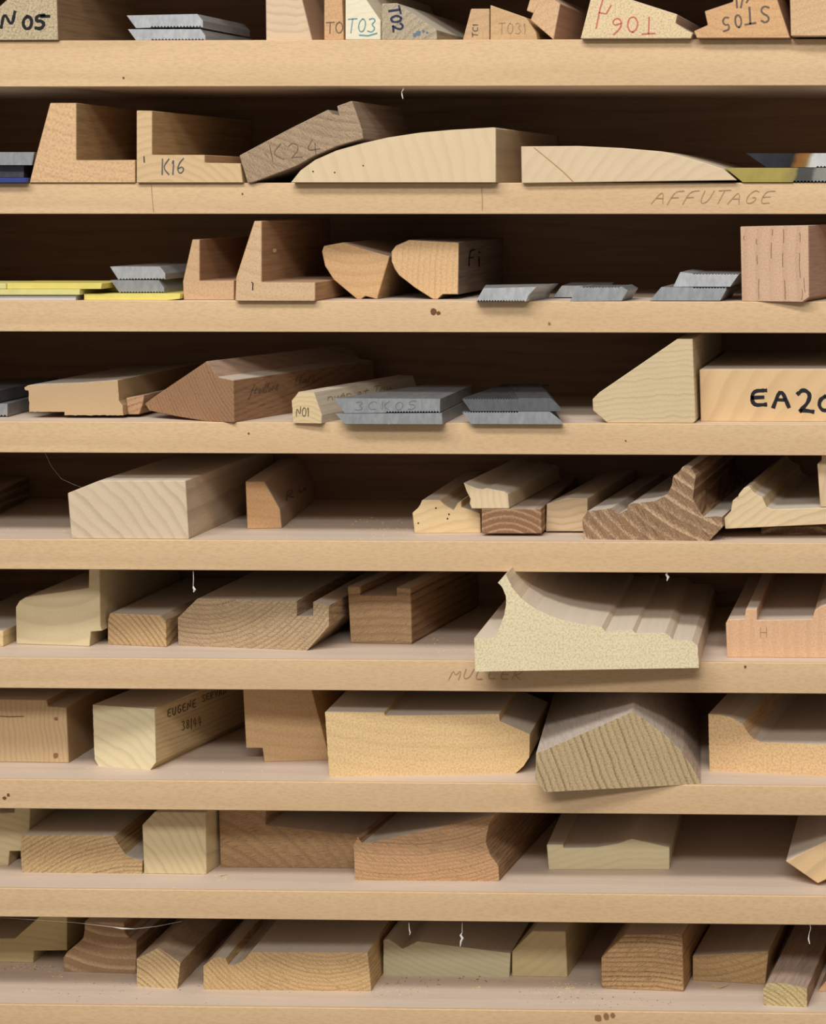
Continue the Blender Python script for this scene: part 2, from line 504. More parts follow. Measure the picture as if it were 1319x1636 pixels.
def ribbon(name, lines, wpx, proj, mat, parent, label=None):
    verts, faces = [], []
    for ln in lines:
        n = len(ln); base = len(verts)
        for i, p in enumerate(ln):
            a = ln[max(i - 1, 0)]; b = ln[min(i + 1, n - 1)]
            dx, dy = b[0] - a[0], b[1] - a[1]; L = math.hypot(dx, dy) or 1
            hw = wpx / 2 * random.uniform(.8, 1.15)
            nx, ny = -dy / L * hw, dx / L * hw
            if i == 0 or i == n - 1:
                ex = (dx / L * hw * .6) * (-1 if i == 0 else 1); ey = (dy / L * hw * .6) * (-1 if i == 0 else 1)
                p = (p[0] + ex, p[1] + ey)
            verts.append(proj((p[0] + nx, p[1] + ny))); verts.append(proj((p[0] - nx, p[1] - ny)))
        for i in range(n - 1):
            faces.append((base + 2 * i, base + 2 * i + 1, base + 2 * i + 3, base + 2 * i + 2))
    inv = (Matrix.LocRotScale(parent.location, parent.rotation_euler, None)).inverted()
    if parent.parent is not None and parent.parent.type != 'EMPTY':
        inv = (Matrix.LocRotScale(parent.parent.location, parent.parent.rotation_euler, None) @ Matrix.LocRotScale(parent.location, parent.rotation_euler, None)).inverted()
    o = mesh_obj(name, [inv @ v for v in verts], faces, mat, parent)
    if label: o['label'] = label
    return o
def spots(name, dots, proj, mat, parent, label=None):
    inv = (Matrix.LocRotScale(parent.location, parent.rotation_euler, None)).inverted()
    for (x, y, r) in dots:
        vs = [inv @ proj((x + r * math.cos(a * math.pi / 4) * random.uniform(.8, 1.2), y + r * math.sin(a * math.pi / 4) * random.uniform(.8, 1.2))) for a in range(8)]
        o = mesh_obj(name, vs, [tuple(reversed(range(8)))], mat, parent)
        if label: o['label'] = label
INK = plain('black_marker_ink', (26, 25, 28), 0.5)
INKBLUE = plain('dark_blue_marker_ink', (38, 44, 74), 0.5)
TEAL = plain('teal_pen_ink', (104, 146, 152), 0.6)
REDP = plain('red_pencil', (198, 104, 92), 0.8)
PENCIL = plain('pencil_graphite', (160, 130, 98), 0.55)
PENCILD = plain('soft_dark_pencil', (104, 86, 70), 0.55)
INKGREY = plain('dark_grey_pen', (86, 84, 84), 0.55)
HOLE = plain('dark_hole', (38, 26, 18), 0.9)
KNOT = plain('reddish_knot', (146, 102, 70), 0.8)
def write(o, s, x, y, w, h, wpx, mat, label, gap=0.25, rot=0, slant=0.0, shear=0.0, side=None, extra=None):
    pr = (lambda p: on_side(o, p, *side)) if side else (lambda p: on_face(o, p))
    ls = text_lines(s, x, y, w, h, gap, rot, slant, shear) if s else []
    if extra: ls += extra
    return ribbon('handwriting', ls, wpx, pr, mat, o, label)

# serrated outlines for the knife blanks
def teeth(x0, x1, y0, y1, n, d):
    """zigzag from (x0,y0) to (x1,y1); d > 0 points down"""
    out = []
    for i in range(n):
        a = i / n; b = (i + .5) / n
        out.append((x0 + (x1 - x0) * a, y0 + (y1 - y0) * a))
        out.append((x0 + (x1 - x0) * b, y0 + (y1 - y0) * b + d))
    out.append((x1, y1))
    return out
# ------------------------------------------------------------------ timber kinds
_n = [0]
def T(kind, c=(0.03, 0, -0.06), **kw):
    """a wood material of the given kind with its own ring centre (metres, in the piece's own frame)"""
    P = dict(
        cream=dict(base=(212, 184, 142), ring=(180, 146, 104), density=160, rings=0.45, wobble=0.012, pores=0.22, blotch=0.25, pscale=1100),
        white=dict(base=(216, 196, 156), ring=(186, 160, 116), density=190, rings=0.35, wobble=0.012, pores=0.2, blotch=0.2, pscale=1200),
        green=dict(base=(206, 184, 136), ring=(176, 150, 102), density=170, rings=0.28, pores=0.25, blotch=0.25, pscale=1100),
        beech=dict(base=(208, 164, 112), ring=(176, 126, 80), density=110, rings=0.22, pores=0.42, blotch=0.25, pscale=620),
        orange=dict(base=(208, 154, 100), ring=(172, 114, 68), density=140, rings=0.22, pores=0.4, blotch=0.25, pscale=620),
        oak=dict(base=(190, 156, 112), ring=(104, 70, 40), density=330, rings=0.9, pores=0.5, rays=0.6, blotch=0.3, pscale=1000),
        greyoak=dict(base=(168, 140, 112), ring=(112, 86, 66), density=170, rings=0.6, pores=0.5, rays=0.5, blotch=0.3, pscale=800),
        dark=dict(base=(138, 98, 64), ring=(192, 154, 110), density=130, rings=0.85, pores=0.45, rays=0.0, blotch=0.25, pscale=600),
        red=dict(base=(160, 112, 72), ring=(114, 72, 42), density=210, rings=0.45, pores=0.4, blotch=0.3, pscale=700),
        chip=dict(base=(206, 178, 128), ring=(140, 106, 64), density=60, rings=0.05, pores=0.65, blotch=0.25, pscale=430),
        mdf=dict(base=(194, 156, 108), ring=(164, 126, 80), density=30, rings=0.05, pores=0.3, blotch=0.15, pscale=1300),
    )[kind].copy()
    P.update(kw); _n[0] += 1
    return wood('%s_wood_%d' % (kind, _n[0]), center=c, **P)
STEEL = steel('tool_steel')
STEELD = steel('dark_tool_steel', (112, 112, 114), 0.5)
STEELB = steel('bright_ground_steel', (208, 209, 211), 0.36)
YEL = plain('yellow_plastic', (224, 208, 112), 0.45, noise=0.12, nscale=70)
YEL2 = plain('pale_yellow_plastic', (218, 208, 134), 0.5, noise=0.12, nscale=70)
WPL = plain('white_plastic', (206, 206, 202), 0.5, noise=0.08, nscale=50)
BLUE = plain('blue_plastic', (52, 62, 122), 0.4)

MS, WB, KN = 'moulding_sample', 'wood_block', 'knife_blank'
G1 = 'marked samples on the top shelf'

# ================================================================== shelf 1 (top of picture)
o = prism(WB, 'grey-brown wood block marked N05 at the left end of the top shelf', 'wood block', 1,
      [(-45, 67), (93, 66), (91, -8), (88, -34), (48, -34), (-45, 50)],
      T('greyoak', (-0.05, 0, 0.05), base=(188, 164, 122), ring=(128, 106, 76), density=330, rings=0.4, pores=0.7, pscale=620), s=-0.003, L=0.17, vp=1650,
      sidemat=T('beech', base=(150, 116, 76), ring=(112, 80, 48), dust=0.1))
write(o, 'N', 1, 45, 22, 26, 5.0, INK, 'black marker writing N05', slant=0.12)
write(o, '05', 35, 46, 18, 22, 5.2, INK, 'black marker writing N05', gap=0.12, extra=[[(66, 26), (79, 26)]])
def knife(label, row, pts, mat, **kw):
    kw.setdefault('snap', 0.0004); kw.setdefault('bev', 0.0002)
    return prism(KN, label, 'knife blank', row, pts, mat, **kw)
tb = teeth(241, 326, 64.6, 64.4, 16, -2.9)
knife('lower of two stacked steel knife blanks on the top shelf', 1, [(217, 65.5)] + tb + [(328, 64), (328, 57), (320, 46.5), (204, 46.7)], STEELB,
      s=0.004, cont=((217, 65.5), (328, 64)), vp=1680, L=0.12, lift=0.0003, group='stacked knives on the top shelf')
tb = teeth(240, 322, 44.3, 44.0, 16, -2.9)
knife('upper of two stacked steel knife blanks on the top shelf', 1, [(217, 45)] + tb + [(324, 43.6), (324, 33), (315, 22.3), (202, 24.6)], STEELB,
      s=0.004, cont=((217, 45), (324, 43.6)), vp=1640, L=0.115, snap=0, group='stacked knives on the top shelf')
prism(MS, 'pale pinkish moulding sample with a sloping right side on the top shelf', 'wood sample', 1,
      [(425, 67), (499, 66), (480, -12), (476, -36), (424, -36)], T('cream', (0.02, 0, 0.12), base=(214, 180, 140), ring=(190, 150, 110)), s=0.006, vp=1700,
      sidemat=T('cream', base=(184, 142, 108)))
o = prism(WB, 'narrow orange wood block marked TO between paler blocks', 'wood block', 1,
      [(517.5, 66), (549, 66), (545, -34), (517.5, -34)], T('orange', pscale=520), s=0.004)
write(o, 'TO', 521, 54, 13, 18, 1.6, PENCILD, 'pencil writing TO', gap=0.1)
o = prism(WB, 'cream chamfered wood block marked T03 in teal pen', 'wood block', 1,
      [(551.5, 65.5), (607.5, 65.5), (607.5, 33), (583, -3), (566, -30), (551.5, -30)], T('white', base=(226, 212, 176), rings=0.1, dust=0.6), s=0.0)
write(o, 'T03', 554, 52, 14, 23, 1.9, TEAL, 'teal pen writing T03', gap=0.15, slant=0.1, extra=[[(574, 56), (588, 57), (602, 53)]])
o = prism(MS, 'grey-brown sloping moulding sample marked T02 in dark blue', 'wood sample', 1,
      [(609, 65.5), (698, 65), (697, 48), (634, 5), (609.5, 6)], T('greyoak', (0.06, 0, -0.03), base=(178, 158, 122), ring=(132, 112, 86), dust=0.95, pores=0.6), s=0.002, vp=1600)
write(o, 'T02', 620, 12, 13, 18, 3.4, INKBLUE, 'dark blue marker writing T02', rot=80, gap=0.05)
spots('ink_stain', [(668, 53, 4.5), (662, 56, 3), (676, 50, 2.5), (682, 52, 2)], lambda p: on_face(o, p, 0.0002), plain('blue_ink_stain', (98, 116, 128), 0.7), o, 'faded blue ink blotch')
o = prism(MS, 'small tan sample with slanted left side, writing running upwards', 'wood sample', 1,
      [(739, 65), (781.5, 65), (781.5, 14), (752, 14)], T('beech', base=(200, 154, 104)), s=0.005)
write(o, 'TC1', 763, 59, 7, 9, 1.5, PENCILD, 'pencil writing TC1', rot=-88, gap=0.25)
o = prism(MS, 'tan sloping sample marked T031 leaning against an orange block', 'wood sample', 1,
      [(783, 65), (858, 65), (856, 52), (840, 28), (783, 8)], T('beech', base=(202, 156, 100)), s=0.005, vp=1600)
write(o, 'T031', 796, 55, 11, 18, 1.3, PENCIL, 'pencil writing T031', gap=0.2)
prism(WB, 'tilted orange wood block standing on one edge on the top shelf', 'wood block', 1,
      [(884, 62.5), (895, 6), (866, -14), (847, 32)], T('orange', base=(212, 164, 112)), s=0.005, vp=1620, perp=True, cont=((884, 62.5), (895, 6)),
      sidemat=T('orange', base=(196, 146, 112), dust=0.5))
prism(WB, 'small tilted tan block behind the tilted orange block', 'wood block', 1,
      [(841, 17), (852, 21), (866, -6), (880, -34), (856, -34)], T('beech', base=(206, 164, 112)), s=0.03, L=0.1, snap=0, vp=1500)
o = prism(MS, 'pale speckled wedge moulding sample with red pencil writing', 'wood sample', 1,
      [(927, 61.5), (1103, 61.5), (1107, 53), (1098, 49), (1079, 37), (1082, 23), (1010, 0), (952, -19), (944, -5)],
      T('chip', base=(216, 186, 134), ring=(158, 122, 74), pscale=700), s=-0.008, vp=1600, sidemat=T('cream', base=(196, 168, 140)))
write(o, 'T06', 1046, 27, 21, 27, 2.2, REDP, 'red pencil writing upside down', rot=180, gap=0.2,
      extra=[[(952, 45), (958, 15), (963, -2)], [(957, 20), (968, 22), (976, 8)]])
o = prism(MS, 'orange moulding sample marked ST05 upside down on the top shelf', 'wood sample', 1,
      [(1113, 61), (1262, 60.5), (1239, -8), (1232, -30), (1180, -30), (1170, 3), (1125, 18), (1130, 40), (1108, 49.5)],
      T('orange', (0.05, 0, 0.1), base=(212, 156, 96)), s=-0.010, vp=1600, sidemat=T('orange', base=(166, 116, 84)))
write(o, 'ST', 1229, 10, 17, 27, 3.0, PENCILD, 'dark pencil writing ST05 upside down', rot=175, gap=0.45)
write(o, '05', 1184, 23, 13, 22, 2.8, PENCILD, 'dark pencil writing ST05 upside down', rot=172, gap=0.55, extra=[[(1177, 12), (1176, 0)], [(1183, 12), (1186, -2)], [(1192, 4), (1197, -4)]])
prism(WB, 'plain tan wood block at the right end of the top shelf', 'wood block', 1,
      [(1263, 57.5), (1350, 57.5), (1350, -36), (1260.5, -36)], T('beech', (0.1, 0, -0.3), base=(208, 164, 112), density=160), s=-0.014)

# ================================================================== shelf 2
box_o = prism('plastic_strip', 'blue plastic strip under the steel at the left of the second shelf', 'plastic strip', 2,
      [(-70, 292), (42, 292), (43, 284), (-70, 284)], BLUE, s=-0.008, L=0.15, snap=0.0004, vp=1380)
knife('dark steel bar between blue strip and grey steel bar', 2, [(-70, 283.6), (38, 283.6), (38, 264.6), (-70, 264.6)], STEELD, s=0.012, L=0.14, snap=0, vp=1380)
knife('grey steel bar on top of the stack at the left of the second shelf', 2, [(-70, 264), (51, 264), (55, 243), (-70, 243)], STEEL, s=0.001, L=0.12, snap=0, vp=1380)
prism(MS, 'orange L-shaped moulding sample with sloping outer side on second shelf', 'wood sample', 2,
      [(47, 292), (216, 292), (216, 255.5), (122, 256), (122, 164.5), (80, 164.5), (60, 240)], T('orange', (0.1, 0, 0.3), base=(214, 166, 112), pscale=480, pores=0.5),
      s=-0.002, vp=1420, sidemat=T('beech', (0.1, 0, 0.2), base=(190, 146, 92), ring=(150, 106, 60), dust=0.15))
o = prism(MS, 'L-shaped beech moulding sample marked K16 with stepped foot', 'wood sample', 2,
      [(218, 292), (388, 290.5), (384, 261), (327, 260), (327, 247.5), (243, 247.5), (243, 177), (218, 176.5)],
      T('cream', (0.02, 0, -0.04), base=(212, 172, 118), ring=(188, 146, 96)), s=-0.004, vp=1600,
      sidemat=T('beech', (0.1, 0, 0.2), base=(196, 152, 96), ring=(156, 112, 64), dust=0.15))
write(o, 'K16', 257, 279, 14, 25, 2.0, INKGREY, 'dark pencil writing K16', gap=0.15, slant=0.05)
write(o, '', 0, 0, 1, 1, 2.0, INK, 'short black ink dash', extra=[[(230, 250), (230.5, 259)]])
o = prism(MS, 'dark grey-brown oak sample marked K24 leaning at a slant', 'wood sample', 2,
      [(395, 292), (402, 290), (462, 270), (476, 264), (500, 250), (538, 233.5), (580, 221.5), (578, 207), (570, 183), (562, 161), (538, 169.5), (541.5, 185), (531, 182.5), (524, 175), (460, 207), (382, 248.5)],
      T('greyoak', (0.10, 0, 0.22), base=(170, 138, 102), ring=(112, 84, 62), density=150, rays=0.7), s=-0.004, cont=((395, 292), (581, 292)), vp=1610, L=0.15,
      sidemat=T('greyoak', base=(160, 130, 104), ring=(128, 100, 78), dust=0.3))
write(o, 'K24', 432, 258, 24, 26, 1.2, PENCILD, 'faint pencil writing K24', rot=-8, gap=0.2)
o = prism(MS, 'large pale quarter-arch moulding sample in the middle of the second shelf', 'wood sample', 2,
      [(464, 292.3), (792, 291.8), (792, 205), (788, 203.5), (720, 207.5), (670, 212), (620, 219.5), (580, 228.5), (537, 240.5), (503, 255.5), (480, 272)],
      T('cream', (-0.15, 0, -0.05), base=(216, 186, 140), ring=(194, 160, 114), density=90, rings=0.25), s=-0.010, vp=1600,
      sidemat=T('cream', base=(196, 164, 120)))
spots('worm_hole', [(500, 274, 1.3), (534.5, 275.5, 1.3), (580, 264.5, 1.2)], lambda p: on_face(o, p), HOLE, o)
o = prism(MS, 'low pale curved moulding sample tapering to the right on second shelf', 'wood sample', 2,
      [(833, 292.8), (1176, 288), (1155, 270), (1130, 261.5), (1090, 250), (1057, 242), (993, 236.5), (923, 233.3), (832, 234)],
      T('cream', (0.2, 0, -0.1), base=(214, 184, 140), ring=(192, 158, 116), density=110, rings=0.3), s=-0.006, vp=1600, snap=0)
write(o, '', 0, 0, 1, 1, 1.5, plain('old_glue_line', (178, 134, 88), 0.8), 'diagonal glue line', extra=[[(853, 236), (880, 258), (900, 275), (916, 291)]])
tb = teeth(1266, 1378, 291.3, 291.3, 20, -3.0)
knife('brass-tinted steel knife blank beside the tapering pale sample', 2, [(1186, 291.3)] + tb + [(1384, 291.3), (1384, 268), (1157.5, 268)],
      steel('heat_yellowed_steel', (190, 190, 190), 0.42, [(-0.02, (196, 176, 96)), (0.030, (190, 170, 92)), (0.040, (168, 150, 86)), (0.0425, (88, 86, 84)), (0.053, (92, 90, 88)), (0.056, (160, 156, 146)), (0.10, (170, 168, 162))]),
      s=-0.002, cont=((1186, 291.3), (1384, 291.3)), L=0.10, lift=0.0003)
tb = teeth(1303, 1386, 267.6, 267.6, 15, -2.4)
knife('shiny heat-tinted steel knife blank on top of the brass-tinted one', 2, [(1224, 267.6)] + tb + [(1390, 267.6), (1390, 244.7), (1190.5, 244.7)],
      steel('heat_blackened_steel', (222, 222, 222), 0.3, [(-0.02, (62, 64, 70)), (0.014, (50, 50, 54)), (0.018, (164, 110, 54)), (0.026, (176, 132, 72)), (0.031, (236, 234, 228)), (0.048, (226, 228, 232)), (0.10, (196, 198, 204))]),
      s=0.0, cont=((1224, 267.6), (1390, 267.6)), L=0.10, snap=0)

# ================================================================== shelf 3
prism('plastic_strip', 'white plastic strip lowest in the stack at left of third shelf', 'plastic strip', 3, [(-70, 479.8), (121, 479.8), (121, 471.6), (-70, 471.6)], WPL, s=0.004, L=0.1, snap=0.0004, bev=0.0003)
prism('plastic_strip', 'pale yellow plastic strip lying on the white strip', 'plastic strip', 3, [(-70, 471.2), (127, 471.2), (127, 462.3), (-70, 462.3)], YEL2, s=0.001, L=0.1, snap=0, bev=0.0003)
prism('plastic_strip', 'top yellow plastic strip of the stack with a slanted right end', 'plastic strip', 3, [(11, 461.8), (161, 461.8), (163, 452.5), (11, 452.5)], YEL, s=0.003, L=0.06, vp=1560, snap=0, flare=(0.0, 0.0), bev=0.0003)
prism('plastic_strip', 'short yellow plastic strip at the far left of the stack', 'plastic strip', 3, [(-70, 461.8), (9.5, 461.8), (9.5, 453), (-70, 453)], YEL2, s=0.0012, L=0.06, vp=1560, snap=0, bev=0.0003)
prism('plastic_strip', 'bright yellow plastic strip under the two steel knives', 'plastic strip', 3, [(134, 478.8), (266, 478.8), (287, 477.6), (288, 469), (134, 469.6)], YEL, s=0.008, L=0.1, cont=((131, 478.8), (266, 478.8)), vp=1600, snap=0.0008, bev=0.0003)
tb = teeth(192, 262, 468.0, 468.0, 15, -2.4)
knife('lower of two steel knife blanks lying on yellow strip', 3, [(191, 468)] + tb + [(262, 468), (262, 460), (253.5, 447.6), (176, 447.6)], STEEL, s=0.02, cont=((191, 468), (262, 468)), L=0.11, snap=0, vp=1600)
tb = teeth(190, 263, 447.0, 446.5, 15, -2.4)
knife('upper of two steel knife blanks lying on yellow strip', 3, [(189, 447)] + tb + [(264, 446.5), (264, 437), (255.5, 426), (175.5, 426)], STEELB, s=0.02, cont=((189, 447), (264, 446.5)), L=0.11, snap=0, vp=1600)
prism(MS, 'small L-shaped beech moulding sample beside the yellow strip', 'wood sample', 3,
      [(293, 478.5), (374, 478.5), (374, 448), (319, 448.5), (319, 382.5), (307, 382.5), (292, 449)], T('beech', (0.05, 0, 0.2), base=(204, 158, 110)), s=0.014, L=0.2,
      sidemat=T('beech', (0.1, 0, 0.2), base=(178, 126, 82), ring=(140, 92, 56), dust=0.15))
o = prism(MS, 'taller L-shaped beech moulding sample with ink tick on third shelf', 'wood sample', 3,
      [(375.5, 481), (502, 481), (503.5, 478), (503.5, 451), (418, 450.5), (418, 353), (406, 353), (377, 443)], T('beech', (0.05, 0, 0.2), base=(210, 166, 118)), s=-0.006, L=0.2, vp=1560,
      sidemat=T('beech', (0.1, 0, 0.2), base=(184, 134, 88), ring=(146, 98, 60), dust=0.15))
write(o, '', 0, 0, 1, 1, 1.9, INK, 'short black ink tick', extra=[[(402, 451), (404, 452), (403.5, 463)]])
spots('paint_spot', [(438, 400, 3.4)], lambda p: on_side(o, p, (418, 450), (418, 353)), plain('cream_paint_drop', (226, 204, 160), 0.5), o, 'cream drop on the inner face')
prism(MS, 'fan-shaped beech moulding sample standing tilted on its point', 'wood sample', 3,
      [(570, 478.5), (576, 478.5), (583, 473), (602, 478.2), (622, 410), (547, 387.5), (517, 393), (514, 402), (519, 425), (533, 447)],
      T('beech', (0.0, 0, 0.1), base=(206, 156, 98), rings=0.3), s=0.034, cont=((570, 478), (602, 478)), vp=1500)
o = prism(MS, 'rounded D-shaped beech moulding sample with dark writing on its side', 'wood sample', 3,
      [(692, 478), (699, 478), (707, 470.5), (732, 470.5), (733, 387), (653, 383), (632, 392), (624.5, 402), (625, 418), (630, 430), (637, 440), (660, 458)],
      T('beech', (0.3, 0, 0.0), base=(214, 166, 108), density=210, rings=0.35), s=0.030, cont=((692, 478), (733, 478)), L=0.17,
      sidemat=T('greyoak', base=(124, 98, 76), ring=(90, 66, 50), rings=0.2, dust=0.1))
write(o, 'Fi', 748, 426, 11, 26, 2.2, INK, 'dark smudged writing', side=((732, 470), (733, 387)), gap=0.3)
tb = teeth(762, 838, 482.0, 482.0, 17, -2.6)
knife('angled steel knife blank overhanging the third shelf edge', 3, [(760, 482)] + tb + [(840, 482), (844, 472), (857, 458.5), (772, 460.5)], STEELB,
      s=-0.012, cont=((760, 482), (840, 482)), vp=1300, L=0.07, flare=(-0.008, 0.010), lift=0.0003)
knife('steel knife blank lying behind the neighbouring knife on third shelf', 3, [(883, 475), (958, 475), (968, 456.5), (897, 456.5)], STEEL, s=0.052, vp=1300, L=0.08)
tb = teeth(930, 990, 458.3, 458.0, 12, 2.4)
knife('single steel knife blank right of the overhanging one on third shelf', 3, [(910, 480.6), (993, 480.6), (1003, 464), (993, 458)] + tb[::-1] + [(923, 458.5)], STEEL, s=0.0, vp=1650, L=0.048)
tb = teeth(1106, 1158, 459.2, 459.2, 11, 2.4)
knife('lower steel knife blank of the pair beside the big pink block', 3, [(1037, 480.5), (1150, 480.5), (1160, 463), (1159, 459.2)] + tb[::-1] + [(1056, 458.6)], STEEL, s=0.001, vp=1620, L=0.08)
tb = teeth(1106, 1180, 436.8, 437.2, 15, 2.4)
knife('upper steel knife blank of the pair beside the big pink block', 3, [(1075, 458.2), (1166, 458.2), (1181, 437)] + tb[::-1] + [(1086, 434.6)], STEELB, s=0.004, vp=1620, L=0.07, snap=0)
o = prism(WB, 'big pinkish wood block with fine dark cracks at right of third shelf', 'wood block', 3,
      [(1184.5, 481), (1281, 481.4), (1292, 475), (1291, 360), (1182, 362)], T('red', (0.4, 0, 0.03), base=(206, 160, 122), ring=(172, 122, 90), density=90, rings=0.3, dust=0.4), s=0.003, s1=-0.009, cont=((1184.5, 481), (1281, 481)), vp=2350, L=0.2,
      sidemat=T('red', (0.4, 0, 0.03), base=(192, 144, 112), ring=(160, 110, 82), density=120))
cr = []
for (x, ya, yb) in [(1188, 377, 384), (1208, 382, 390), (1209, 408, 422), (1232, 388, 412), (1234, 366, 376), (1251, 366, 388), (1250, 404, 426), (1277, 372, 386), (1277, 404, 444), (1284, 444, 466), (1212, 446, 478), (1253, 448, 478), (1281, 462, 479)]:
    cr.append([(x, ya), (x + random.uniform(-1, 1), (ya + yb) / 2), (x + random.uniform(-1, 1.5), yb)])
write(o, '', 0, 0, 1, 1, 0.9, plain('dark_crack', (128, 88, 66), 0.9), 'thin dark drying cracks', extra=cr)
o.children[-1].name = 'crack'

# ================================================================== shelf 4
tb = teeth(-62, 10, 665.2, 665.2, 14, -2.8)
knife('lower steel bar mostly out of frame at left of fourth shelf', 4, [(-70, 665.2)] + tb + [(12, 665.2), (12, 645), (-70, 645)], STEEL, cont=((-70, 665.2), (12, 665.2)), s=0.036, vp=1300, L=0.12)
knife('upper steel bar mostly out of frame at left of fourth shelf', 4, [(-90, 644.4), (-9, 644.4), (-9, 625), (-90, 625)], STEELD, s=0.030, vp=1500, L=0.14, snap=0)
prism(WB, 'tan fibreboard sample with a notch cut under its left end', 'wood block', 4,
      [(103, 663.5), (197, 663.5), (196, 648), (190, 640), (188, 607.5), (120, 613), (45, 615.5), (39, 619), (40, 623), (45.5, 624), (47, 658), (103, 658)],
      T('mdf', dust=0.8), s=0.028, vp=1650, rough=0.0004, sidemat=T('mdf', base=(176, 138, 88), dust=0.9))
prism(MS, 'thin reddish offcut tucked behind the big reddish brown block', 'wood sample', 4,
      [(204, 662.2), (222, 662.2), (228, 645), (230, 631), (201, 636)], T('red', base=(186, 136, 92)), s=0.036, vp=1670, L=0.12)
o = prism(WB, 'reddish brown wedge block with pencil script along its side', 'wood block', 4,
      [(330, 672.3), (373.5, 677.3), (372.5, 607.5), (349, 602.5), (330, 577), (250, 631), (231, 645), (238, 656), (283, 665.5)], T('red', (0.12, 0, 0.10), density=330, dust=0.75), s=0.006, s1=-0.004, cont=((330, 672), (373.5, 677)), vp=2560, perp=False, L=0.225, snap=0.0010)
write(o, 'feuillure', 398, 631, 5, 17, 1.1, PENCILD, 'pencil script feuillure', gap=0.2, slant=0.35, shear=0.16, side=((373.5, 677), (372.5, 607.5)))
write(o, 'Halon', 470, 614, 9, 11, 1.1, PENCILD, 'faint pencil script', gap=0.12, slant=0.3, shear=0.13, side=((373.5, 677), (372.5, 607.5)))
o = prism(MS, 'small pale chamfered stick marked N01 with pencilled notes along it', 'wood sample', 4,
      [(468, 677.5), (513, 679.5), (514, 663), (501.5, 627), (477, 626), (466, 640)], T('cream', (0.01, 0, -0.02), base=(216, 184, 128), density=260, rings=0.4), s=-0.004, s1=-0.007, vp=2350, L=0.18, rough=0.00025,
      sidemat=T('white', base=(206, 186, 154), ring=(180, 158, 126), dust=0.4))
write(o, 'N01', 473, 665, 8, 15, 1.4, PENCILD, 'pencil writing N01', gap=0.1)
write(o, 'nuAn ot TAu', 522, 640, 9, 10, 1.1, PENCIL, 'faint pencil notes', gap=0.1, slant=0.2, shear=0.17, side=((514, 663), (501.5, 627)))
tb = teeth(620, 705, 681.2, 680.6, 19, -2.8)
knife('lower knife of the stacked pair under the one marked in pencil', 4, [(551, 682)] + tb + [(706.5, 680.6), (705.5, 660), (535, 661)], STEEL,
      s=-0.014, cont=((551, 682), (706.5, 682)), vp=1430, L=0.14, flare=(0.045, 0.0), lift=0.0002)
tb = teeth(616, 701, 659.6, 659.2, 19, -2.8)
o = knife('upper knife of the stacked pair with pencil marks on its face', 4, [(550, 660.4)] + tb + [(702.5, 659.2), (703, 637.5), (533, 636.5)], STEEL,
      s=-0.014, cont=((550, 660.4), (702.5, 660)), vp=1430, L=0.14, flare=(0.048, 0.0), snap=0)
write(o, '3CK05', 566, 655, 15, 14, 1.0, plain('faint_graphite', (112, 112, 114), 0.5), 'faint pencil writing 3CK05', gap=0.4, slant=0.1)
tb = teeth(737, 828, 657.6, 657.6, 21, 2.4)
knife('lower of the two skewed steel knives right of the pencil-marked pair', 4, [(752, 679.5), (899, 679.5), (896, 672), (878, 657.6)] + tb[::-1], STEEL,
      s=-0.008, vp=1480, L=0.14, flare=(0.010, -0.030))
tb = teeth(737, 828, 636.3, 636.3, 21, 2.4)
knife('upper of the two skewed steel knives right of the pencil-marked pair', 4, [(751.5, 657), (898, 657), (895, 651), (880, 636.3)] + tb[::-1], STEELD,
      s=-0.008, vp=1480, L=0.14, flare=(0.008, -0.032), snap=0)
prism(WB, 'pale wedge block with long sloping left side on fourth shelf', 'wood block', 4,
      [(970, 676), (1107, 676), (1111, 672), (1106, 542), (1081, 542), (957, 627), (946, 638), (947, 656)],
      T('cream', (0.05, 0, -0.25), base=(208, 180, 132), ring=(168, 136, 92), density=230, rings=0.35), s=0.003, vp=1500)
o = prism(WB, 'light orange wood block marked EA20 in thick black marker', 'wood block', 4,
      [(1119, 673.3), (1420, 673.3), (1420, 590), (1117, 590.5)], T('cream', (0.25, 0, -0.1), base=(220, 176, 118), ring=(196, 148, 94), density=60, rings=0.35, dust=0.8), s=0.018, vp=1524)
write(o, 'E', 1198, 649, 28, 26, 6.0, INK, 'thick black marker writing EA20')
write(o, 'A', 1235, 650, 26, 31, 6.0, INK, 'thick black marker writing EA20')
write(o, '2', 1271, 660, 29, 38, 6.2, INK, 'thick black marker writing EA20')
write(o, '0', 1305, 657, 26, 25, 6.0, INK, 'thick black marker writing EA20')

# ================================================================== shelf 5
prism(WB, 'dark sample mostly out of frame at left of fifth shelf', 'wood block', 5,
      [(-130, 848), (-46, 848), (-46, 808), (-130, 808)], T('dark', base=(120, 92, 60)), s=0.045, vp=930)
prism(WB, 'large pale block with diagonal grain and chamfered top left edge', 'wood block', 5,
      [(114, 860.3), (301.5, 859.5), (296, 768), (158, 768), (108, 788)], T('cream', (-0.10, 0, -0.11), base=(212, 184, 146), ring=(168, 138, 108), density=110, rings=0.45, dust=0.7), s=0.004, vp=1530)
o = prism(MS, 'small orange chamfered sample with dark notes on its side', 'wood sample', 5,
      [(395, 845.3), (450, 844), (447, 813), (422, 769), (392, 769)], T('orange', (0.0, 0, -0.1), base=(212, 158, 98), ring=(190, 132, 76), density=160, dust=0.6), vp=1090,
      sidemat=T('cream', base=(178, 146, 116), dust=0.6))
write(o, 'Ru', 456, 800, 14, 14, 1.6, PENCILD, 'smudged dark notes', side=((447, 813), (422, 769)), gap=0.4, shear=0.5)
